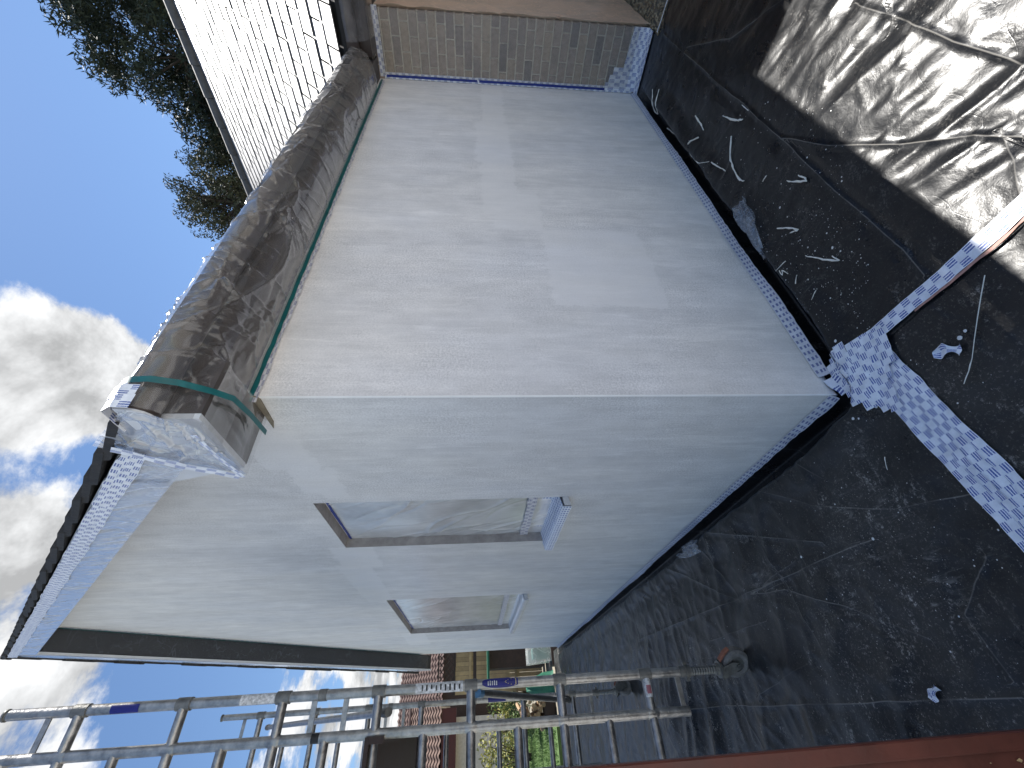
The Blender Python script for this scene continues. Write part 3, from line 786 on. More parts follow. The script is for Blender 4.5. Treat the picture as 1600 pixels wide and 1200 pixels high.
# tape along the foot of the walls
wt_ = thing('wall_foot_tape', 'printed tape along the foot of the front wall', 'tape', (2, 0, 0), 'tape along the wall foot')
def foot(axis, a, b, wid, parent, seed):
    n = int(abs(b - a) / .02); t = np.linspace(a, b, n); nv = 4
    g_ = np.zeros((n, nv, 3)); uv = np.zeros((n, nv, 2))
    edge = wid * (.75 + .9 * np.clip(vn(t * 1.7, t * 0, seed) - .3, 0, 1)) + .006 * (vn(t * 30, t * 0, seed + 1) - .5)
    for j in range(nv):
        v = j / (nv - 1)
        out = .003 + edge * v * .9; z = .045 - .040 * v ** .6 + .004 * vn(t * 25, t * 0 + j, seed)
        if axis == 0: g_[:, j] = np.stack([t, -out, z], -1)
        else: g_[:, j] = np.stack([-out, t, z], -1)
        uv[:, j] = np.stack([t * 1.6, t * 0 + v * .5 + .02], -1)
    return build(MB().grid(g_), 'tape_strip', 'tape_print_grey', parent, smooth=True, uv=uv.reshape(-1, 2))
foot(0, .10, 3.9, .034, wt_, 61)
wt2 = thing('wall_foot_tape', 'printed tape along the foot of the gable wall', 'tape', (0, 4, 0), 'tape along the wall foot')
foot(1, -.003, 8.28, .022, wt2, 67)
pt_ = thing('pier_tape', 'stepped blocks of printed white tape at the foot of the brick pier', 'tape', (WX, -.3, 0))
for k in range(8):
    y1 = -.02 - k * .064; top = .05 + .26 * (1 - k / 7.5) ** 0.8 * (1 if k < 3 else .55)
    if k >= 3: top = .17 - .004 * k
    g_ = np.zeros((10, 4, 3)); uv = np.zeros((10, 4, 2))
    for i in range(10):
        f = i / 9; x = WX - .006 - .13 * max(0, .35 - f) / .35; z = (0.012 if f < .35 else .012 + top * (f - .35) / .65)
        for j in range(4): g_[i, j] = (x - .001 * k, y1 - j / 3 * .068, z + .003 * vn(i * .7, j + k, 5)); uv[i, j] = (f * .25 + k * .04, j / 3)
    build(MB().grid(g_), 'tape_strip', 'tape_print', pt_, smooth=True, uv=uv.reshape(-1, 2))
ed = thing('sheet_edge_tape', 'thin white tape edge of the black sheet beside the gravel', 'tape', (3.64, -.8, 0))
ribbon([(3.668, -.55, 0), (3.60, -.80, 0), (3.59, -1.8, 0)], .022, 'tape_strip', 'bead_white', ed, .016, seed=70)
# inside corner between the front wall and the pier
ct = thing('corner_tape', 'strip of printed white tape with a dark blue tape line down the inside corner', 'tape', (WX, -.02, 1.2))
ribbon([(WX - .0035, -.030, 2.52), (WX - .0035, -.030, .03)], .052, 'tape_strip', 'tape_print', ct, .0, normal=(-1, 0, 0), conform=False, ragged=.004, seed=80)
ribbon([(WX - .006, -.028, 2.50), (WX - .006, -.028, 1.62)], .022, 'blue_tape', 'tape_blue', ct, .0, normal=(-1, 0, 0), conform=False, ragged=.003, seed=81)
ribbon([(WX - .006, -.028, 1.60), (WX - .006, -.028, .32)], .022, 'blue_tape', 'tape_blue', ct, .0, normal=(-1, 0, 0), conform=False, ragged=.003, seed=82)
et = thing('pier_top_tape', 'strip of printed white tape across the top of the brick pier', 'tape', (WX, -.3, 2.54))
ribbon([(WX - .004, -.02, 2.535), (WX - .004, -.55, 2.535)], .05, 'tape_strip', 'tape_print', et, .0, normal=(-1, 0, 0), conform=False, ragged=.004, seed=83)
tt = thing('teal_tape', 'thin teal tape line under the eave along the top of the front wall', 'tape', (2, 0, 2.55))
ribbon([(-.03, -.010, ZS - .030), (1.9, -.010, ZS - .028), (3.85, -.012, ZS - .03)], .020, 'teal_strip', 'tape_teal', tt, .0, normal=(0, -1, 0), conform=False, ragged=.004, seed=84)
ribbon([(-.03, -.007, ZS - .048), (3.85, -.007, ZS - .048)], .018, 'tape_edge', 'tape_print_grey', tt, .0, normal=(0, -1, 0), conform=False, ragged=.012, seed=85)
build(MB().prism([(-.012, ZS - .03), (-.012, ZS - .045), (.0, ZS - .060), (.17, ZS - .052), (.22, ZS - .035)], 0, -.0065, -.001), 'bare_render', 'reveal_warm', ext)
tt2 = thing('teal_tape', 'thin teal tape line under the far verge of the gable', 'tape', (0, 6, 4))
ribbon([(-.006, LY - .1, z_low(LY - .1) - .035), (-.006, RY + .05, z_low(RY) - .06)], .045, 'teal_strip', 'tape_teal', tt2, .0, normal=(-1, 0, 0), conform=False, ragged=.010, seed=86)
ribbon([(-.003, LY - .1, z_low(LY - .1) - .075), (-.003, RY + .05, z_low(RY) - .10)], .07, 'tape_edge', 'tape_print_grey', tt2, .0, normal=(-1, 0, 0), conform=False, ragged=.02, seed=87)

# ================================================================== MASKING FILM
def one_fold(A, B, a0, b0, ang, half, wid, amp, ray=False, bend=0.0):
    c_, s_ = math.cos(ang), math.sin(ang); ta = (A - a0) * c_ + (B - b0) * s_; d = -(A - a0) * s_ + (B - b0) * c_
    d = d + bend * ta * ta
    t_ = ta / half
    env = np.where((t_ > 0) & (t_ < 1), (1 - t_) * np.minimum(1, t_ * 6), 0) if ray else np.clip(1 - t_ * t_, 0, 1)
    w_ = wid * (1 + (np.clip(t_, 0, 1) * 1.5 if ray else 0))
    return amp * env * np.exp(-np.abs(d) / w_)
def folds(A, B, n, seed, amp, wid, lens, angf, ra, rb):
    r = random.Random(seed * 31 + 7); h = np.zeros(np.broadcast(A, B).shape)
    for k in range(n):
        h = h + one_fold(A, B, r.uniform(*ra), r.uniform(*rb), angf(r), r.uniform(*lens), wid * r.uniform(.5, 1.6), amp * r.uniform(-.5, 1.0), bend=r.gauss(0, .8))
    return h
def film(name, label, P, mat, amp=.008, seed=0, group='clear masking films', fu=9, fv=3, cat_='masking film', pinch=None, ang=None):
    """P(u,v) arrays -> xyz grid, crumpled along its normals"""
    tu = np.gradient(P, axis=0); tv = np.gradient(P, axis=1); N = np.cross(tu, tv); N /= np.linalg.norm(N, axis=2)[..., None] + 1e-9
    nu, nv = P.shape[:2]; a = np.linspace(0, 1, nu)[:, None] * np.ones((1, nv)); b = np.linspace(0, 1, nv)[None] * np.ones((nu, 1))
    LA = float(np.linalg.norm(np.diff(P[:, nv // 2], axis=0), axis=1).sum()); LB = float(np.linalg.norm(np.diff(P[nu // 2], axis=0), axis=1).sum())
    A_, B_ = a * LA, b * LB
    h = amp * .9 * fbm(A_ * 4, B_ * 6, seed + 50) + folds(A_, B_, int(fu * 4), seed, amp * .8, .006, (.05, max(.12, LB * .5)), ang or (lambda r: r.gauss(1.5, .4)), (0, LA), (0, LB))
    if pinch is not None: h = h * pinch(a, b)
    return tag(build(MB().grid(P + N * h[..., None]), name, mat, smooth=True), label, cat_, group)
# eave of the front wall: over the gutter, under the soffit, to the wall
cs = np.array([(-.185, 2.742), (-.255, 2.742), (-.308, 2.740), (-.324, 2.715), (-.320, 2.665), (-.290, 2.618), (-.245, 2.575), (-.18, 2.545), (-.10, 2.538), (-.03, 2.542), (-.008, 2.548)])
arc = np.concatenate([[0], np.cumsum(np.linalg.norm(np.diff(cs, axis=0), axis=1))])
cv = np.linspace(0, arc[-1], 84); cy = np.interp(cv, arc, cs[:, 0]); cz = np.interp(cv, arc, cs[:, 1])
ker = np.ones(9) / 9
cy = np.convolve(np.pad(cy, 4, 'edge'), ker, 'valid'); cz = np.convolve(np.pad(cz, 4, 'edge'), ker, 'valid')
xx = np.linspace(-.275, 3.56, 720)
P = np.stack(np.broadcast_arrays(xx[:, None], cy[None], cz[None]), -1).copy()
N = np.cross(np.gradient(P, axis=0), np.gradient(P, axis=1)); N /= np.linalg.norm(N, axis=2)[..., None]
if N[360, 40] @ np.array([0, -1, -1]) < 0: N = -N
A_, B_ = np.broadcast_arrays(xx[:, None], cv[None])
sagm = sstep(.05, .14, B_) * sstep(arc[-1] - .02, arc[-1] - .12, B_)
h = .020 * (fbm(A_ * 2.3, B_ * 5, 5) + .15) * sagm
h = h + folds(A_, B_, 170, 3, .013, .0060, (.05, .22), lambda r: r.gauss(1.35, .35), (-.27, 3.56), (.08, arc[-1]))
h = h + folds(A_, B_, 60, 4, .018, .009, (.15, .5), lambda r: r.gauss(.12, .22), (-.27, 3.56), (.10, arc[-1]))
for k, (xa, va) in enumerate([(-.02, .40), (.35, .22), (.85, .33), (1.25, .16), (1.9, .30), (2.6, .18), (3.1, .34)]):
    rg_ = random.Random(60 + k)
    for q in range(9): h = h + one_fold(A_, B_, xa, va, rg_.uniform(0, 6.28), rg_.uniform(.08, .26), .006, rg_.uniform(.010, .020), ray=True)
P = P + N * (h * (.06 + .94 * sagm))[..., None]
tag(build(MB().grid(P), 'masking_film', 'film_eave', smooth=True), 'clear film wrapped over the brown gutter and soffit above the front wall', 'masking film', 'clear masking films')
# end of the eave box: sagging film from gutter end to the gable corner
uu = np.linspace(0, 1, 90)[:, None]; vv = np.linspace(0, 1, 90)[None]
A = np.array([-.272, -.355, 2.76]); B = np.array([-.272, .125, 2.530]); Cc = np.array([-.272, -.235, 2.545]); D_ = np.array([-.262, .30, 2.99])
P = ((1 - uu) * (1 - vv))[..., None] * np.array([-.285, -.318, 2.70]) + ((uu) * (1 - vv))[..., None] * np.array([-.275, -.10, 2.925]) + ((1 - uu) * vv)[..., None] * np.array([-.285, -.225, 2.530]) + (uu * vv)[..., None] * np.array([-.272, .135, 2.528])
P2 = P.copy()
film('masking_film', 'crumpled clear film over the end of the eave box at the building corner', P2, 'film_box', .020, 13, fu=13, fv=5, ang=lambda r: r.uniform(0, 3.14))
# underside of the box end
P = np.stack(np.broadcast_arrays(np.linspace(-.275, -.012, 30)[:, None], np.linspace(-.215, .14, 30)[None], 2.528 + .006 * np.sin(np.linspace(0, 9, 30))[None]), -1).copy()
film('masking_film', 'clear film across the underside of the eave box end', P, 'film_eave', .006, 17, fu=4, fv=5)
bt = thing('teal_tape', 'broad teal tape strap crossing the film under the eave corner', 'tape', (-.1, -.1, 2.5))
tp_ = [(-.185, -.318, 2.752), (-.185, -.340, 2.720), (-.178, -.336, 2.66), (-.165, -.300, 2.600), (-.145, -.23, 2.540), (-.125, -.16, 2.505), (-.105, -.03, 2.505), (-.092, .12, 2.508)]
g_ = np.zeros((len(tp_), 2, 3)); 
for i, p in enumerate(tp_): g_[i, 0] = np.array(p) + (-.012, 0, -.004); g_[i, 1] = np.array(p) + (.012, 0, -.004)
build(MB().grid(g_), 'teal_strip', 'tape_teal', bt, smooth=True)
# printed tape over the gutter end and along the verge
gt = thing('gutter_end_tape', 'crumpled printed tape wrapped over the gutter end', 'tape', (-.25, -.33, 2.75))
for k, (x0, w_) in enumerate([(-.262, .05), (-.222, .045)]):
    pts = [(x0, -.20, 2.757), (x0, -.26, 2.757), (x0, -.318, 2.752), (x0 - .003, -.342, 2.715), (x0 - .003, -.338, 2.665)]
    g_ = np.zeros((17, 4, 3)); uv = np.zeros((17, 4, 2)); pa = np.array(pts)
    for i in range(17):
        f = i / 16 * 4; p = np.array([np.interp(f, range(5), pa[:, c]) for c in range(3)])
        for j in range(4): g_[i, j] = p + np.array([w_ * (j / 3 - .5), 0, .004 * k]) + .006 * (vn(i * .9, j * 1.3, 8 + k) - .5); uv[i, j] = (i / 16 * .18, j / 3)
    build(MB().grid(g_), 'tape_strip', 'tape_print', gt, smooth=True, uv=uv.reshape(-1, 2))
# bargeboard film, near slope
n = 620; t = np.linspace(0.0, 1, n); y = -.02 + t * (RY + .0)
lo = np.array([z_low(max(q, .235)) if q > .235 else 2.67 + SL * q for q in y]) - .012; hi = np.array([2.95 + SL * q for q in y]) - .035
v = np.linspace(0, 1, 26)
P = np.stack([np.full((n, 26), XV - .012), y[:, None] * np.ones((1, 26)), lo[:, None] * (1 - v)[None] + hi[:, None] * v[None]], -1)
P[..., 1] += .0
sag = sstep(.30, .05, y)[:, None] * (1 - v)[None]
film('masking_film', 'clear film stretched over the white bargeboard of the near gable slope', P, 'film_barge', .015, 23, fu=44, fv=2.5, ang=lambda r: r.gauss(1.2, .35))
vt = thing('verge_tape', 'printed tape along the top of the bargeboard under the dark verge tiles', 'tape', (XV, 2, 4.5))
for k, dz_ in enumerate((-.065, -.105)):
    ribbon([(XV - .026 - .001 * k, -.05, z_top(-.05) + dz_ - .004), (XV - .024 - .001 * k, 1.0, z_top(1.0) + dz_), (XV - .024 - .001 * k, RY - .02, z_top(RY) + dz_)], .044, 'tape_strip', 'tape_print', vt, .0, normal=(-1, 0, 0), conform=False, ragged=.010, seed=91 + k * 40, u0=.03 * k)
dt_ = thing('strap_tape', 'diagonal printed tape strap across the film at the box end', 'tape', (XV, 0, 2.7))
ribbon([(XV - .038, -.10, 2.86), (XV - .040, .02, 2.70), (XV - .034, .125, 2.545)], .042, 'tape_strip', 'tape_print', dt_, .0, normal=(-1, 0, 0), conform=False, ragged=.012, seed=92)
ribbon([(XV - .043, -.19, 2.555), (XV - .040, .0, 2.545), (XV - .034, .13, 2.535)], .018, 'tape_strip', 'tape_print', dt_, .0, normal=(-1, 0, 0), conform=False, ragged=.006, seed=93)
# far slope: dark soffit film and pale board edge
n = 120; t = np.linspace(0, 1, n); y = RY + .03 + t * (RY + .1); vv2 = np.linspace(0, 1, 10)
P = np.stack([XV + .03 + .215 * vv2[None] * np.ones((n, 1)), y[:, None] * np.ones((1, 10)), np.array([2.67 + SL * (LY - q) for q in y])[:, None] + .008 * np.ones((1, 10))], -1)
film('masking_film', 'dark-looking film under the black soffit of the far gable slope', P, 'film_dark', .006, 29, fu=16, fv=2)
P = np.stack([XV - .012 + 0 * vv2[None] * np.ones((n, 1)), y[:, None] * np.ones((1, 10)), np.array([2.67 + SL * (LY - q) for q in y])[:, None] + (-.01 + .26 * vv2)[None]], -1)
film('masking_film', 'clear film along the bargeboard of the far gable slope', P, 'film_barge', .008, 37, fu=16, fv=2)
# brick pier, return wall
P = np.stack(np.broadcast_arrays(WX - .018 + 0 * np.zeros((1, 60)), np.linspace(-.04, PY - .012, 40)[:, None], np.linspace(2.53, .10, 60)[None]), -1).copy()
film('masking_film', 'thin clear film with slanting creases over the buff brick pier', P, 'film_brick', .006, 41, fu=4, fv=9)
P = np.stack(np.broadcast_arrays(np.linspace(WX - .02, 6.1, 60)[:, None], PY - .03 + 0 * np.zeros((60, 60)), np.linspace(2.53, .02, 60)[None]), -1).copy()
film('masking_film', 'peach-toned cloudy film over the return wall beyond the brick pier', P, 'film_return', .034, 43, fu=9, fv=7, ang=lambda r: r.gauss(.7, .35))
# main gutter film
cs2 = np.array([(3.70, 2.80), (3.60, 2.80), (3.545, 2.775), (3.525, 2.72), (3.54, 2.65), (3.59, 2.60), (3.68, 2.55), (3.80, 2.54), (3.90, 2.54)])
tq = np.linspace(0, 8, 34); cx_ = np.interp(tq, range(9), cs2[:, 0]); cz_ = np.interp(tq, range(9), cs2[:, 1])
P = np.stack(np.broadcast_arrays(cx_[None], np.linspace(-3.0, -.36, 150)[:, None], cz_[None]), -1).copy()
film('masking_film', 'clear film wrapped over the dark gutter of the brick house', P, 'film_eave', .012, 47, fu=22, fv=2)
# windows
def window_film(win, label, seed):
    y0, y1, z0, z1 = win; ny, nz = 110, 130
    Y, Z = np.meshgrid(np.linspace(y0 + .004, y1 - .004, ny), np.linspace(z0 + .03, z1 - .03, nz), indexing='ij')
    b = .5 * np.sin(np.pi * (Y - y0) / (y1 - y0)) * np.sin(np.pi * (Z - z0) / (z1 - z0))
    s = (Z - z1) + 1.5 * (Y - y0) / (y1 - y0)
    X = .066 - .016 * b - folds(Y, Z, 40, seed, .014, .010, (.25, .6), lambda r: r.gauss(.95, .22), (y0, y1), (z0, z1))
    tag(build(MB().grid(np.stack([X, Y, Z], -1)), 'masking_film', 'film_window', smooth=True), label, 'masking film', 'clear masking films')
window_film(W1, 'milky film stretched in diagonal folds across the near window', 3)
window_film(W2, 'milky film stretched across the wide far window', 8)
for win, lab, sd in ((W1, 'printed white tape and film folded over the near window sill', 3), (W2, 'crumpled white film folded over the far window sill', 6)):
    y0, y1, z0, z1 = win
    st = thing('sill_cover', lab, 'masking film', (0, (y0 + y1) / 2, z0), 'covered window sills')
    n = 40; yy = np.linspace(y0 - .004, y1 + .036, n); prof_ = [(.068, z0 + .10), (.066, z0 + .034), (.0, z0 + .020), (-.062, z0 + .004), (-.064, z0 - .05)]
    g_ = np.zeros((n, 5, 3)); uv = np.zeros((n, 5, 2))
    for i, q in enumerate(yy):
        for j, (a, b) in enumerate(prof_):
            g_[i, j] = (a, min(max(q, y0 + .003), y1 - .003) if a > .001 else q, b + .005 * vn(q * 30, j, sd)); uv[i, j] = ((q - y0) * 1.8, (j / 4 * 2.0) % 1.0001)
    build(MB().grid(g_), 'tape_cover', 'tape_print' if sd == 3 else 'film_window', st, smooth=True, uv=uv.reshape(-1, 2))
    ribbon([(.050, y0 + .005, z0 + .17), (.050, y1 - .005, z0 + .17)], .06, 'tape_strip', 'tape_print_grey', st, .0, normal=(-1, 0, 0), conform=False, ragged=.01, seed=97 + sd)
    ribbon([(.062, y0 + .005, z1 - .03), (.062, y1 - .01, z1 - .03)], .018, 'blue_tape', 'tape_blue', st, .0, normal=(-1, 0, 0), conform=False, ragged=.004, seed=99 + sd)
# crumpled clear film lying against the wall foot
def scrap_film(cx, cy, L, Wd, ang, label, seed):
    uu = np.linspace(-.5, .5, 40)[:, None]; vv = np.linspace(-.5, .5, 20)[None]
    x = cx + L * uu * math.cos(ang) - Wd * vv * math.sin(ang) * (1 - .5 * np.abs(uu)); y = cy + L * uu * math.sin(ang) + Wd * vv * math.cos(ang) * (1 - .5 * np.abs(uu))
    z = np.maximum(sheet_z(x, y), -.02) + .012 + .03 * ridge(uu * 3 + vv, vv * 7, seed) ** 2
    tag(build(MB().grid(np.stack(np.broadcast_arrays(x, y, z), -1)), 'film_scrap', 'film_scrap', smooth=True), label, 'plastic scrap', 'scraps of clear film')
p = at(1182, 355); scrap_film(p[0], p[1], .42, .12, math.radians(-12), 'crumpled clear film lying on the sheet by the middle of the front wall', 5)
p = at(1085, 862); scrap_film(p[0] + .02, p[1], .35, .12, math.radians(80), 'crumpled clear film lying by the foot of the gable wall', 8)

# ================================================================== DEBRIS
def strand(pix, wd, label):
    pts = []
    for (x, y) in pix:
        p = at(x, y); pts.append((p[0], p[1], float(max(sheet_z(p[0], p[1]), -.02)) + .010))
    m = MB(); rs = [wd * .5 * (.8 + .5 * random.random()) for _ in pts]; rs[0] *= .7; rs[-1] *= .6
    # resample
    A = np.array(pts); k = np.linspace(0, len(pts) - 1, len(pts) * 3); A2 = np.stack([np.interp(k, range(len(pts)), A[:, c]) for c in range(3)], -1)
    A2[:, 2] += np.abs(np.sin(k * 2.1)) * .004
    R2 = np.interp(k, range(len(pts)), rs) * np.array([random.uniform(.55, 1.25) for _ in k])
    A2[:, :2] += np.array([[random.gauss(0, wd * .12), random.gauss(0, wd * .12)] for _ in k])
    m.tube(A2, list(R2), 5)
    tag(build(m, 'render_strand', 'strand', origin=A2[0]), label, 'strand', 'dried render strands')
Z1 = lambda pts: [(1000 + a / 5, 140 + b / 5) for a, b in pts]
for pts, wd, lab in [
    ([(165, 0), (155, 120), (135, 190), (110, 175), (130, 100), (125, 0)], .010, 'hooked thin pale strand beside the stepped tape of the brick pier'),
    ([(445, 205), (485, 260), (512, 320)], .012, 'short straight pale strand far from the wall, near the brick pier'),
    ([(205, 298), (290, 360), (330, 430), (370, 470), (420, 410), (478, 375)], .014, 'long V-shaped pale strand close to the wall foot tape'),
    ([(660, 205), (720, 230), (790, 242), (820, 230)], .011, 'curved pale strand just inside the long fold of the sheet'),
    ([(730, 365), (722, 540), (745, 620), (795, 705), (830, 712)], .012, 'longest pale strand, bent like a hockey stick'),
    ([(585, 570), (640, 605), (690, 635)], .010, 'short pale strand lying left of the hockey-stick strand'),
    ([(1165, 715), (1240, 722), (1328, 712), (1300, 685), (1262, 672)], .010, 'white strand folded like an arrowhead on the sheet fold'),
    ([(975, 720), (1010, 672)], .008, 'tiny pale strand between the hockey-stick strand and the arrowhead strand'),
    ([(1098, 1085), (1180, 1080), (1265, 1098), (1190, 1120)], .009, 'flat white strand with a side spur beside the crumpled clear film'),
    ([(380, 480), (430, 530), (500, 580), (570, 565)], .006, 'thin broken strand trailing off the long V-shaped strand'),
    ([(808, 122), (868, 165)], .010, 'small pale strand lying right on the long sheet fold')]:
    strand(Z1(pts), wd, lab)
Z2 = lambda pts: [(1180 + a / 4.286, 320 + b / 4.286) for a, b in pts]
for pts, wd, lab in [
    ([(355, 342), (410, 352), (470, 365), (585, 378), (535, 342)], .008, 'long white strand with two spurs in the middle of the dark sheet'),
    ([(178, 445), (242, 378)], .006, 'straight white sliver standing off the wall-side fold'),
    ([(205, 440), (230, 475), (225, 435), (262, 462)], .006, 'curled white sliver at the wall-side fold'),
    ([(312, 470), (315, 530)], .005, 'short white sliver below the curled sliver'),
    ([(435, 572), (420, 640)], .005, 'pale sliver near the lower end of the wall-side fold')]:
    strand(Z2(pts), wd, lab)
for pts, wd, lab in [([(1388, 714), (1392, 734)], .006, 'small pale chip alone on the dusty sheet below the tape band'), ([(1542, 430), (1525, 560), (1512, 600)], .0035, 'thin straight thread on the corner sheet nearest the camera')]:
    strand(pts, wd, lab)
# droplets of render
sp = MB(); rr = random.Random(21)
def blob(x, y, r):
    z = float(max(sheet_z(x, y), -.02)) + .004
    k = 7; o = [(x, y, z + r * .5)] + [(x + r * (1 + .3 * rr.random()) * math.cos(6.283 * i / k), y + r * (1 + .3 * rr.random()) * math.sin(6.283 * i / k), z) for i in range(k)]
    sp.add(o, [(0, 1 + i, 1 + (i + 1) % k) for i in range(k)])
for (x, y, r) in [(1220, 324, .006), (1303, 387, .006), (1314, 533, .007), (1502, 528, .007), (1512, 517, .005), (1399, 620, .006), (1423, 610, .006), (1376, 635, .007), (1344, 654, .006), (1352, 654, .004), (1367, 842, .006), (1254, 870, .006), (1300, 466, .004), (1268, 437, .004), (1162, 712, .007), (1140, 738, .006)]:
    p = at(x, y); blob(p[0], p[1], r)
for i in range(520):
    if rr.random() < .62: x, y = rr.uniform(1190, 1360), rr.uniform(330, 520)
    else: x, y = rr.uniform(1100, 1590), rr.uniform(560, 1060)
    p = at(x, y)
    if (p[0] > -.03 and p[1] > -.03): continue
    if float(dist_wall(p[0], p[1])) < .13: continue
    blob(p[0], p[1], .0009 + .0022 * rr.random() ** 4)
for i in range(260):
    p = at(rr.uniform(1040, 1320), rr.uniform(150, 420))
    if float(dist_wall(p[0], p[1])) < .14: continue
    blob(p[0], p[1], .0012 + .003 * rr.random() ** 4)
tag(build(sp, 'render_droplets', 'spatter', smooth=True), 'scattered white droplets of render on the black sheets', 'droplets', kind='stuff')
def tape_scrap(x, y, sz, ang, label, seed):
    p = at(x, y); z0 = float(sheet_z(p[0], p[1])) + .006
    uu = np.linspace(-.5, .5, 14)[:, None]; vv = np.linspace(-.5, .5, 8)[None]
    bx = sz * uu; by = sz * .42 * vv * (1 + .5 * np.sin(uu * 7)) + .25 * sz * np.abs(uu)
    X = p[0] + bx * math.cos(ang) - by * math.sin(ang); Y = p[1] + bx * math.sin(ang) + by * math.cos(ang)
    Z = z0 + .016 * ridge(uu * 3, vv * 2, seed) + 0 * X
    uv = np.stack(np.broadcast_arrays(uu * .1 + 0 * vv, vv + .5 + 0 * uu), -1)
    tag(build(MB().grid(np.stack([X, Y, Z], -1) - (p - p)), 'tape_scrap', 'tape_print', smooth=True, uv=uv.reshape(-1, 2)), label, 'tape scrap', 'torn tape scraps')
tape_scrap(1484, 545, .085, 1.0, 'torn scrap of printed tape on the corner sheet nearest the camera', 3)
tape_scrap(1463, 1080, .06, 2.2, 'small white tape scrap near the brown wooden door', 9)

# ================================================================== SCAFFOLD TOWER
TR = .0254
tower = thing('scaffold_tower', 'aluminium mobile scaffold tower with ladder rungs standing by the gable wall', 'scaffold tower', (-1.3, 2.75, 0))
XS = [-.905, -1.09, -1.47, -1.655]
levels = [.648 + .513 * k for k in range(7)]
for Y in (1.55, 3.95):
    joint = 2.49
    for i, X in enumerate(XS):
        outer = i in (0, 3); top = 4.07 if outer else 4.40
        build(MB().tube([(X, Y, .43), (X, Y, joint - .02)], TR, 14), 'standard' if outer else 'ladder_stile', 'alu', tower, smooth='auto')
        build(MB().tube([(X, Y, joint + .02), (X, Y, top)], TR, 14), 'standard' if outer else 'ladder_stile', 'alu', tower, smooth='auto')
        build(MB().tube([(X, Y, joint - .021), (X, Y, joint + .021)], TR * (.90 if not outer else 1.14), 14), 'spigot', 'cap_black' if not outer else 'alu_dark', tower, smooth='auto')
        if outer:
            build(MB().tube([(X, Y, top - .001), (X, Y, top + .012), (X, Y, top + .013), (X, Y, top + .022)], [TR * .9, TR * .9, TR * 1.15, TR * 1.15], 14), 'end_cap', 'alu_dark', tower, smooth='auto')
    for z in levels:
        for a, b in ((XS[0], XS[1]), (XS[1], XS[2]), (XS[2], XS[3])):
            build(MB().tube([(a - .0, Y, z), (b, Y, z)], TR * .97, 12), 'rung', 'alu', tower, smooth='auto')
        for X in (XS[0], XS[3]):
            build(MB().tube([(X, Y, z - .036), (X, Y, z + .036)], TR * 1.22, 14), 'collar', 'alu_dark', tower, smooth='auto')
        for X in (XS[1], XS[2]):
            build(MB().tube([(X, Y, z - .030), (X, Y, z - .018), (X, Y, z + .018), (X, Y, z + .030)], [TR * 1.02, TR * 1.12, TR * 1.12, TR * 1.02], 14), 'weld', 'alu', tower, smooth='auto')
        if z + .2565 < 4.0:
            build(MB().tube([(XS[1], Y, z + .2565), (XS[2], Y, z + .2565)], TR * .93, 12), 'rung', 'alu', tower, smooth='auto')
    # flat tie bars between standard and stile
    for z in (.455, 2.36, 2.53, 3.87):
        for a, b in ((XS[0], XS[1]), (XS[3], XS[2])):
            build(MB().box((min(a, b), Y - .004, z - .014), (max(a, b), Y + .004, z + .014)), 'tie_bar', 'alu', tower)
    # adjustable legs and castors
    for X in (XS[0], XS[3]):
        th = []
        zz = np.arange(.20, .43, .008); rad = [TR * (.80 if k % 2 else .90) for k in range(len(zz))]
        lg = build(MB().tube([(X, Y, z) for z in zz], rad, 12), 'adjustable_leg', 'steel_thread', tower, smooth=False)
        build(MB().tube([(X, Y, .37), (X, Y, .40), (X, Y, .401), (X, Y, .435)], [TR * 1.25, TR * 1.25, TR * 1.12, TR * 1.12], 12), 'adjusting_nut', 'alu_dark', lg, smooth='auto')
        for s in (-1, 1): build(MB().box((X + s * .026, Y - .008, .378), (X + s * .048, Y + .008, .40)), 'nut_wing', 'alu_dark', lg)
        phi = math.radians(-38 if Y < 2 else 25); cp, sp_ = math.cos(phi), math.sin(phi)
        def rot(mb):
            mb.v = [(X + cp * q[0] - sp_ * q[1], Y + sp_ * q[0] + cp * q[1], q[2]) for q in mb.v]; return mb
        cas = MB().tube([(0, 0, .172), (0, 0, .186), (0, 0, .187), (0, 0, .205)], [.046, .046, .033, .030], 16)
        for s in (-1, 1):
            cas.prism([(-.040, .175), (.040, .175), (.062, .115), (.055, .068), (.020, .068)], 0, s * .037 - .003, s * .037 + .003)
        cas.v = [(q[1], -q[0], q[2]) for q in cas.v]
        co = build(rot(cas), 'castor', 'alu_dark', tower, smooth='auto')
        ring = [(-.027, .044), (-.030, .066), (-.021, .082), (.021, .082), (.030, .066), (.027, .044)]
        tm = MB(); nseg = 32; wx_ = .040; m_ = len(ring)
        for k in range(nseg):
            a = 2 * math.pi * k / nseg
            for (yy_, r_) in ring: tm.v.append((wx_ + r_ * math.cos(a), yy_, .082 + r_ * math.sin(a)))
        for k in range(nseg):
            for j in range(m_): tm.f.append((k * m_ + j, k * m_ + (j + 1) % m_, ((k + 1) % nseg) * m_ + (j + 1) % m_, ((k + 1) % nseg) * m_ + j))
        build(rot(tm), 'tyre', 'tyre_grey', co, smooth='auto')
        build(rot(MB().tube([(wx_, -.024, .082), (wx_, .024, .082)], .0445, 18)), 'hub', 'alu_dark', co, smooth='auto')
        build(rot(MB().tube([(wx_, -.046, .082), (wx_, .046, .082)], .011, 10)), 'axle', 'steel_thread', co, smooth='auto')
        lv = MB().prism([(.045, .178), (.060, .186), (.105, .160), (.128, .128), (.118, .122), (.088, .150)], 1, -.013, .013)
        build(rot(lv), 'brake_lever', 'orange_lever', co, bevel=.003)
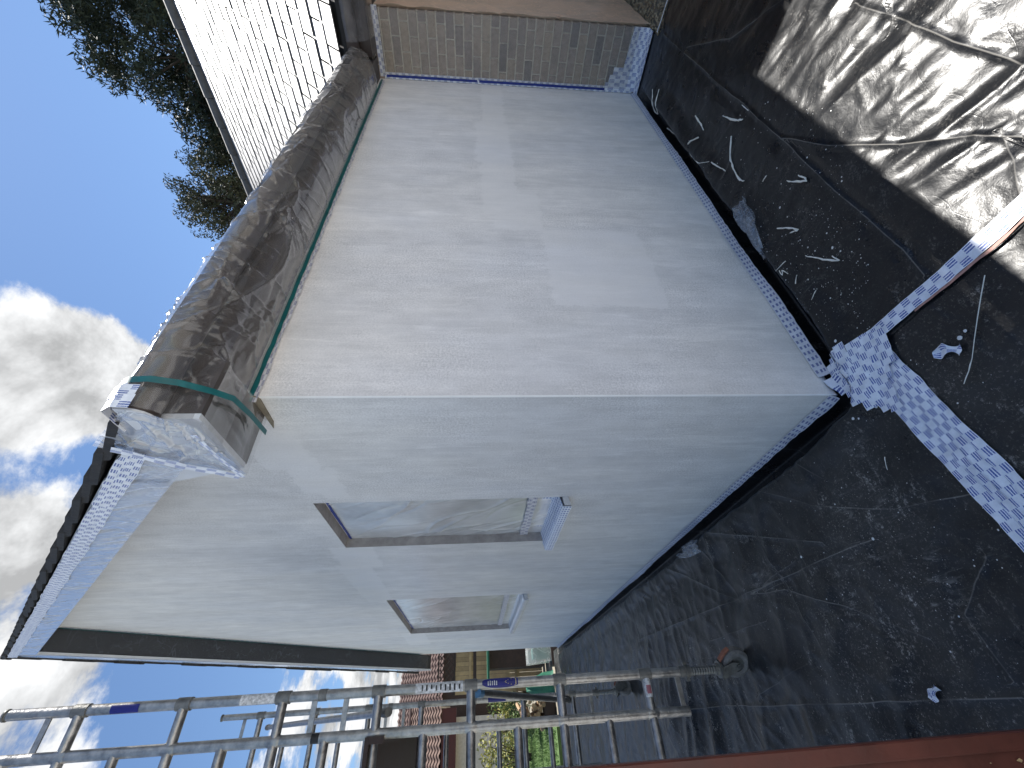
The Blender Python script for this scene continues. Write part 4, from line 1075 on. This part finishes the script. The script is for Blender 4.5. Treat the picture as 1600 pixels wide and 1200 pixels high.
# braces
def brace(a, b, r=.021, mat='alu_dark'):
    o = build(MB().tube([a, b], r, 12), 'brace', mat, tower, smooth='auto')
    for p, q in ((a, b), (b, a)):
        d = np.array(q) - np.array(p); d = d / np.linalg.norm(d)
        build(MB().tube([np.array(p) - d * .03, np.array(p) + d * .035], r * 1.22, 10), 'claw', 'claw_blue' if p is a and r > .02 else 'alu_dark', o, smooth='auto')
brace((-.94, 1.57, 1.63), (-.955, 3.93, .70))
brace((-1.58, 1.57, .68), (-1.58, 3.93, 2.63))
brace((-1.00, 1.57, 2.14), (-1.00, 3.93, 3.63), .019, 'alu')
pl = MB().box((-1.66, 1.50, 2.205), (-1.10, 4.0, 2.225)); pl.box((-1.66, 1.50, 2.13), (-1.63, 4.0, 2.2045)); pl.box((-1.13, 1.50, 2.13), (-1.10, 4.0, 2.2045))
tag(build(pl, 'deck', 'shed_dark', tower), 'dark plywood deck board inside the tower')
# stickers on the near standard: curved skins
def sticker(X, Y, z0, z1, a0, a1, mat, parent, name='sticker', lift=.0012, shape=None):
    n = 10; m = 14; g_ = np.zeros((m, n, 3))
    for i in range(m):
        z = z0 + (z1 - z0) * i / (m - 1)
        sh = 1.0 if shape is None else shape(i / (m - 1))
        for j in range(n):
            a = math.radians((a0 + a1) / 2 + (a1 - a0) * (j / (n - 1) - .5) * sh); g_[i, j] = (X + (TR + lift) * math.cos(a), Y + (TR + lift) * math.sin(a), z)
    return build(MB().grid(g_), name, mat, parent, smooth=True)
s1 = sticker(XS[0], 1.55, 1.72, 1.985, -160, -20, 'sticker_white', tower)
rr = random.Random(9)
for k in range(9):
    zc = 1.735 + k * .026; sticker(XS[0], 1.55, zc, zc + .006 + .004 * rr.random(), -130 + 30 * rr.random(), -70 + 20 * rr.random(), 'cap_black', s1, 'print_mark', .0018)
s2 = sticker(XS[0], 1.55, 1.405, 1.61, -140, -10, 'sticker_blue', tower, shape=lambda f: math.sin(math.pi * min(1, max(0, f * .9 + .08))) ** .4)
sticker(XS[0], 1.55, 1.415, 1.420, -110, -40, 'sticker_gold', s2, 'ring_mark', .0018)
for k in range(9):
    a = math.pi * k / 8; sticker(XS[0], 1.55, 1.42 + .055 * math.sin(a), 1.426 + .055 * math.sin(a), -118 + k * 9.5, -112 + k * 9.5, 'sticker_gold', s2, 'ring_mark', .0018)
for k in range(5): sticker(XS[0], 1.55, 1.525 + k * .012, 1.531 + k * .012, -105, -60 + 6 * (k % 2), 'sticker_white', s2, 'print_mark', .0018)
sticker(XS[0], 1.55, 2.74, 2.92, -150, -30, 'sticker_white', tower)
sticker(XS[0], 1.55, 3.43, 3.57, -150, -60, 'sticker_blue', tower)
sticker(XS[0], 3.95, 1.34, 1.52, -140, -20, 'sticker_blue', tower)
# printed tag on the lowest rung
rg = MB(); n = 10
g_ = np.zeros((6, n, 3))
for i in range(6):
    for j in range(n):
        a = math.radians(-30 - 150 * j / (n - 1)); g_[i, j] = (-.925 - .09 * i / 5, 1.55 + (TR * .92 + .0015) * math.sin(a) * 1.0, .648 - (TR * .92 + .0015) * math.cos(a) * -1.0)
build(MB().grid(g_), 'sticker', 'sticker_white', tower, smooth=True)
g2 = g_.copy(); g2[..., 0] = g_[..., 0] * .45 + -.985 * .55; g2[:, :, 1] = 1.55 + (g_[:, :, 1] - 1.55) * 1.04; g2[..., 2] = .648 + (g_[..., 2] - .648) * 1.04
build(MB().grid(g2[:, 2:7]), 'sticker', 'sticker_red', tower, smooth=True)

# ================================================================== WOODEN DOOR AT THE LEFT
dx0, dx1, dyy = -1.15, -1.97, -.30
door = thing('wooden_door', 'dark red-brown wooden door with a raised edge strip, standing open at the left', 'door', (dx0, dyy, 0))
build(MB().box((dx1, dyy, .03), (dx0, dyy + .04, 2.03)), 'leaf', 'mahogany', door, bevel=.003)
for a, b in (((dx0 - .030, dyy - .012, .03), (dx0 + .001, dyy - .001, 2.03)), ((dx1, dyy - .012, .03), (dx1 + .03, dyy - .001, 2.03))):
    build(MB().box(a, b), 'edge_strip', 'mahogany', door, bevel=.003)
for z in (.05, 1.0, 1.93): build(MB().box((dx1 + .031, dyy - .009, z), (dx0 - .034, dyy - .001, z + .09)), 'rail', 'mahogany', door, bevel=.003)
fl = MB(); rr = random.Random(4)
for i in range(34):
    x = dx0 - .045 - abs(rr.gauss(0, .03)); z = .40 + rr.gauss(0, .05); r = .001 + .004 * rr.random() ** 2
    a = rr.uniform(0, 3.14)
    fl.add([(x - r * 2 * math.cos(a), dyy - .002, z - r * 2 * math.sin(a)), (x + r * math.sin(a), dyy - .004, z - r * math.cos(a)), (x + r * 2 * math.cos(a), dyy - .002, z + r * 2 * math.sin(a)), (x - r * math.sin(a), dyy - .004, z + r * math.cos(a))], [(0, 1, 2, 3)])
tag(build(fl, 'plaster_specks', 'mahogany_flake', door), kind='stuff')

# ================================================================== GARDEN BEYOND
def leaves(mb, c, rad, n, size, rng, long=1.0, up=.0, wd=.3):
    for i in range(n):
        while True:
            d = Vector((rng.uniform(-1, 1), rng.uniform(-1, 1), rng.uniform(-1, 1)))
            if .05 < d.length < 1: break
        d = d.normalized() * d.length ** .5
        p = Vector(c) + Vector((d.x * rad[0], d.y * rad[1], d.z * rad[2]))
        a = Vector((rng.gauss(0, 1), rng.gauss(0, 1), rng.gauss(0, 1) + up)).normalized(); b = a.orthogonal().normalized()
        b = (Matrix.Rotation(rng.uniform(0, 6.28), 3, a) @ b)
        s = size * rng.uniform(.6, 1.4)
        mb.add([p - b * s * wd, p + a * s * long, p + b * s * wd, p - a * s * .4 * long], [(0, 1, 2, 3)])
def tree(name, label, base, crown_c, crown_r, tufts, per, leafsize, mat, seed, long=1.2, tuft_r=.42, flat=.55, wd=.3, group='trees behind the house'):
    rng = random.Random(seed); root = thing(name, label, 'tree', base, group)
    B = Vector(base); Ct = Vector(crown_c); tk = MB()
    top = Ct + Vector((0, 0, crown_r[2] * .75))
    path = [B + (top - B) * f + Vector((rng.gauss(0, .10), rng.gauss(0, .10), 0)) * (1 if 0 < f < 1 else 0) for f in (0, .2, .4, .6, .8, 1)]
    tk.tube(path, [.32, .26, .21, .16, .10, .04], 9)
    cr = MB(); cs_ = []
    for k in range(tufts):
        while True:
            d = Vector((rng.uniform(-1, 1), rng.uniform(-1, 1), rng.uniform(-1, 1)))
            if .25 < d.length < 1: break
        cs_.append(Ct + Vector((d.x * crown_r[0], d.y * crown_r[1], d.z * crown_r[2])))
    limbs = []
    for k in range(16):
        f = rng.uniform(.35, .95); st = B + (top - B) * f
        e = rng.choice(cs_); mid = st.lerp(e, .55) + Vector((0, 0, -.25))
        tk.tube([st, mid, e], [.075, .05, .015], 6); limbs.append((st, mid, e))
    for c in cs_:
        l = min(limbs, key=lambda q: (q[2] - c).length)
        if (l[1] - c).length < 2.6: tk.tube([l[1].lerp(l[2], .4), c], [.022, .008], 4, cap=False)
        r = tuft_r * rng.uniform(.6, 1.35)
        leaves(cr, c, (r, r, r * flat), int(per * (r / tuft_r) ** 2), leafsize, rng, long, .35, wd)
    build(tk, 'trunk', 'bark', root, smooth=True); build(cr, 'crown', mat, root)
tree('pine_tree', 'dark pine tree with layered branches behind the sunlit roof', (16.2, .6, 0), (15.6, 1.7, 10.0), (3.2, 3.0, 3.1), 430, 165, .085, 'pine_leaf', 11, 1.5, .40, .55, .22)
tree('leafy_tree', 'smaller olive-green tree beyond the eave, left of the dark pine', (13.6, 7.2, 0), (13.2, 6.3, 9.3), (1.6, 1.75, 2.1), 230, 120, .060, 'tree_leaf', 12, 1.3, .33, .8, .3)
tree('pine_tree', 'lower pine between the taller dark pine and the small olive-green tree', (14.6, 4.6, 0), (14.3, 4.3, 8.7), (1.7, 1.7, 2.2), 220, 110, .075, 'pine_leaf', 15, 1.4, .34, .6, .24)

fence = thing('garden_fence', 'tan vertical-board garden fence with dark trellis on top', 'fence', (.6, 12.5, 0))
proto = None
for k in range(26):
    x = -.50 + k * .105
    if proto is None:
        o = build(MB().box((x, 12.5, -.2), (x + .098, 12.518, 2.18)), 'board', 'fence_board', fence); proto = o.data; x_first = x
    else:
        o = link('board', proto, fence); o.location = (x - x_first, random.uniform(-.004, .004), random.uniform(-.01, .01))
for z in (.5, 1.75): build(MB().box((-.55, 12.46, z), (2.25, 12.498, z + .07)), 'rail', 'fence_board', fence)
for k in range(22):
    x0 = -.5 + k * .16
    build(MB().tube([(x0, 12.49, 2.22), (x0 + .42, 12.49, 2.62)], .010, 5), 'trellis_slat', 'trellis', fence)
    build(MB().tube([(x0 + .42, 12.51, 2.22), (x0, 12.51, 2.62)], .010, 5), 'trellis_slat', 'trellis', fence)
for z in (2.20, 2.63): build(MB().box((-.5, 12.47, z), (2.9, 12.53, z + .03)), 'trellis_rail', 'trellis', fence)
lean = thing('garden_shelter', 'dark timber garden shelter frame in front of the tan fence', 'shelter', (.4, 11.2, 0))
build(MB().box((-.35, 11.2, 1.62), (1.6, 11.26, 1.70)), 'beam', 'shed_dark', lean); build(MB().box((-.40, 10.6, .0), (-.33, 10.67, 1.62)), 'post', 'shed_dark', lean)
build(MB().box((-.06, 11.3, -.1), (1.6, 11.9, 1.30)), 'store', 'shed_dark', lean)
build(MB().box((-.34, 11.0, 1.30), (.9, 11.6, 1.35)), 'shelf', 'green_cloth', lean)
tub = thing('storage_tub', 'clear plastic storage tub of mixed things at the end of the sheeting', 'storage tub', (.12, 9.5, 0))
build(MB().prism([(-.14, .0), (.42, .0), (.46, .52), (-.18, .52)], 1, 9.3, 9.7), 'tub', 'tub_plastic', tub, bevel=.01)
build(MB().box((-.08, 9.36, .02), (.12, 9.62, .40)), 'contents', 'tub_teal', tub); build(MB().box((.13, 9.36, .02), (.36, 9.62, .34)), 'contents', 'tub_stuff', tub)
build(MB().box((-.22, 9.27, -.2), (.5, 9.73, -.001)), 'stand', 'shed_dark', tub)
clo = MB(); rr = random.Random(2)
uu = np.linspace(-1, 1, 24)[:, None]; vv = np.linspace(-1, 1, 24)[None]
zz = .62 * np.clip(1 - (uu ** 2 + vv ** 2) ** .9, 0, 1) ** .6 * (1 + .3 * (ridge(uu * 4, vv * 1.5, 4) - .5))
clo.grid(np.stack(np.broadcast_arrays(-.52 + .26 * uu, 10.2 + .3 * vv, -.1 + zz), -1))
tag(build(clo, 'green_tarpaulin', 'green_cloth', smooth=True), 'crumpled dark green tarpaulin heap behind the scaffold', 'tarpaulin')
pile = thing('log_pile', 'small pile of cut logs on the garden side of the sheet', 'log pile', (-.95, 10.9, 0))
for k in range(26):
    r_ = random.uniform(.03, .06); x = -.78 - .42 * random.random(); z = .05 + .62 * random.random() * (1 - abs(x + .98) * 1.3)
    a = random.uniform(-.5, .5)
    build(MB().tube([(x, 10.75, z), (x + .3 * math.sin(a), 11.1, z + .05 * random.uniform(-1, 1))], r_, 7), 'log', 'logs', pile, smooth='auto')
build(MB().box((-1.3, 10.78, -.2), (-.7, 11.08, .06)), 'base', 'shed_dark', pile)
def shrub(label, x, y, r, h, mat, seed, n=900, size=.06):
    rng = random.Random(seed); root = thing('shrub', label, 'shrub', (x, y, 0), 'garden shrubs')
    st = MB(); lf = MB()
    for k in range(7):
        e = Vector((x + rng.uniform(-r, r) * .7, y + rng.uniform(-r, r) * .7, h * rng.uniform(.5, .85)))
        st.tube([(x, y, -.2), (x + (e.x - x) * .4, y + (e.y - y) * .4, e.z * .5), e], [.03, .02, .008], 5)
    for k in range(16):
        c = (x + rng.uniform(-r, r) * .75, y + rng.uniform(-r, r) * .75, h * rng.uniform(.25, .9)); q = r * rng.uniform(.25, .5)
        leaves(lf, c, (q, q, q), n // 16, size, rng, 1.2)
    build(st, 'stem', 'bark', root); build(lf, 'foliage', mat, root)
for i, (lab, x, y, r, h, m_) in enumerate([
    ('yellow-green shrub behind the middle of the tower', -1.15, 14.2, .65, 1.55, 'shrub_yellow'), ('green shrub just right of the yellow-green shrub', -.55, 13.4, .5, 1.35, 'shrub_leaf'),
    ('bright yellow-leaved shrub at the left edge behind the tower', -1.95, 14.6, .7, 1.65, 'shrub_yellow'), ('low dark green shrub in front of the lawn edge', -1.75, 16.2, .6, 1.1, 'shrub_leaf'),
    ('tall green shrub at the far left of the garden', -2.7, 14.8, .8, 1.6, 'shrub_leaf'), ('small green shrub beside the log pile', -1.05, 12.2, .4, .95, 'shrub_leaf')]):
    shrub(lab, x, y, r, h, m_, 40 + i)
# neighbouring bungalow with pantile roof
nb = thing('neighbour_bungalow', 'neighbouring bungalow with brown pantile roof behind the tower', 'house', (-6, 21, 0))
build(MB().box((-14, 20.4, -.2), (-.9, 26, 2.75)), 'wall', 'pale_wall', nb)
build(MB().box((-14.3, 19.9, 2.40), (-.60, 20.02, 2.95)), 'fascia', 'red_brown', nb)
nx = 420; xs_ = np.linspace(-14.4, -.45, nx); rowsn = 12
pv = []
rm = MB(); g_ = np.zeros((nx, rowsn * 2, 3))
for r in range(rowsn):
    for e in (0, 1):
        f = (r + e * .999) / rowsn
        g_[:, r * 2 + e, 0] = xs_; g_[:, r * 2 + e, 1] = 19.8 + 3.1 * f
        g_[:, r * 2 + e, 2] = 2.95 + 1.55 * f + .03 * np.sin(xs_ * 2 * math.pi / .3) + (.05 if e == 0 else 0.0)
rm.grid(g_); nr = build(rm, 'roof', 'pantile', nb, smooth='auto')
build(MB().add([(-14.4, 22.9, 4.5), (-.45, 22.9, 4.5), (-.45, 26.4, 2.9), (-14.4, 26.4, 2.9)], [(0, 1, 2, 3)]), 'back_slope', 'pantile_dark', nr)
build(MB().tube([(-14.4, 22.9, 4.52), (-.45, 22.9, 4.52)], .11, 10), 'ridge', 'pantile_dark', nr, smooth='auto')
build(MB().prism([(19.8, 2.95), (22.9, 4.50), (26.4, 2.95), (22.9, 4.2)], 0, -.47, -.40), 'bargeboard', 'pale_wall', nr)
ng = thing('neighbour_garage', 'dark-roofed neighbouring building further behind the bungalow', 'house', (1, 28, 0))
build(MB().box((-3.4, 27, -.2), (6, 33, 3.4)), 'wall', 'shed_dark', ng)
xs2 = np.linspace(-3.6, 6.3, 300); g_ = np.zeros((300, 32, 3))
for r in range(16):
    for e in (0, 1):
        f = (r + e * .999) / 16
        g_[:, r * 2 + e, 0] = xs2; g_[:, r * 2 + e, 1] = 26.6 + 3.4 * f; g_[:, r * 2 + e, 2] = 3.35 + 2.75 * f + .03 * np.sin(xs2 * 2 * math.pi / .3) + (.05 if e == 0 else 0)
nr2 = build(MB().grid(g_), 'roof', 'pantile_dark', ng, smooth='auto')
build(MB().add([(-3.6, 30, 6.05), (6.3, 30, 6.05), (6.3, 33.4, 3.3), (-3.6, 33.4, 3.3)], [(0, 1, 2, 3)]), 'back_slope', 'pantile_dark', nr2)
build(MB().prism([(26.6, 3.2), (30, 5.95), (33.4, 3.2), (33.4, 3.4), (30, 6.15), (26.6, 3.4)], 0, -3.66, -3.58), 'bargeboard', 'pale_wall', nr2)
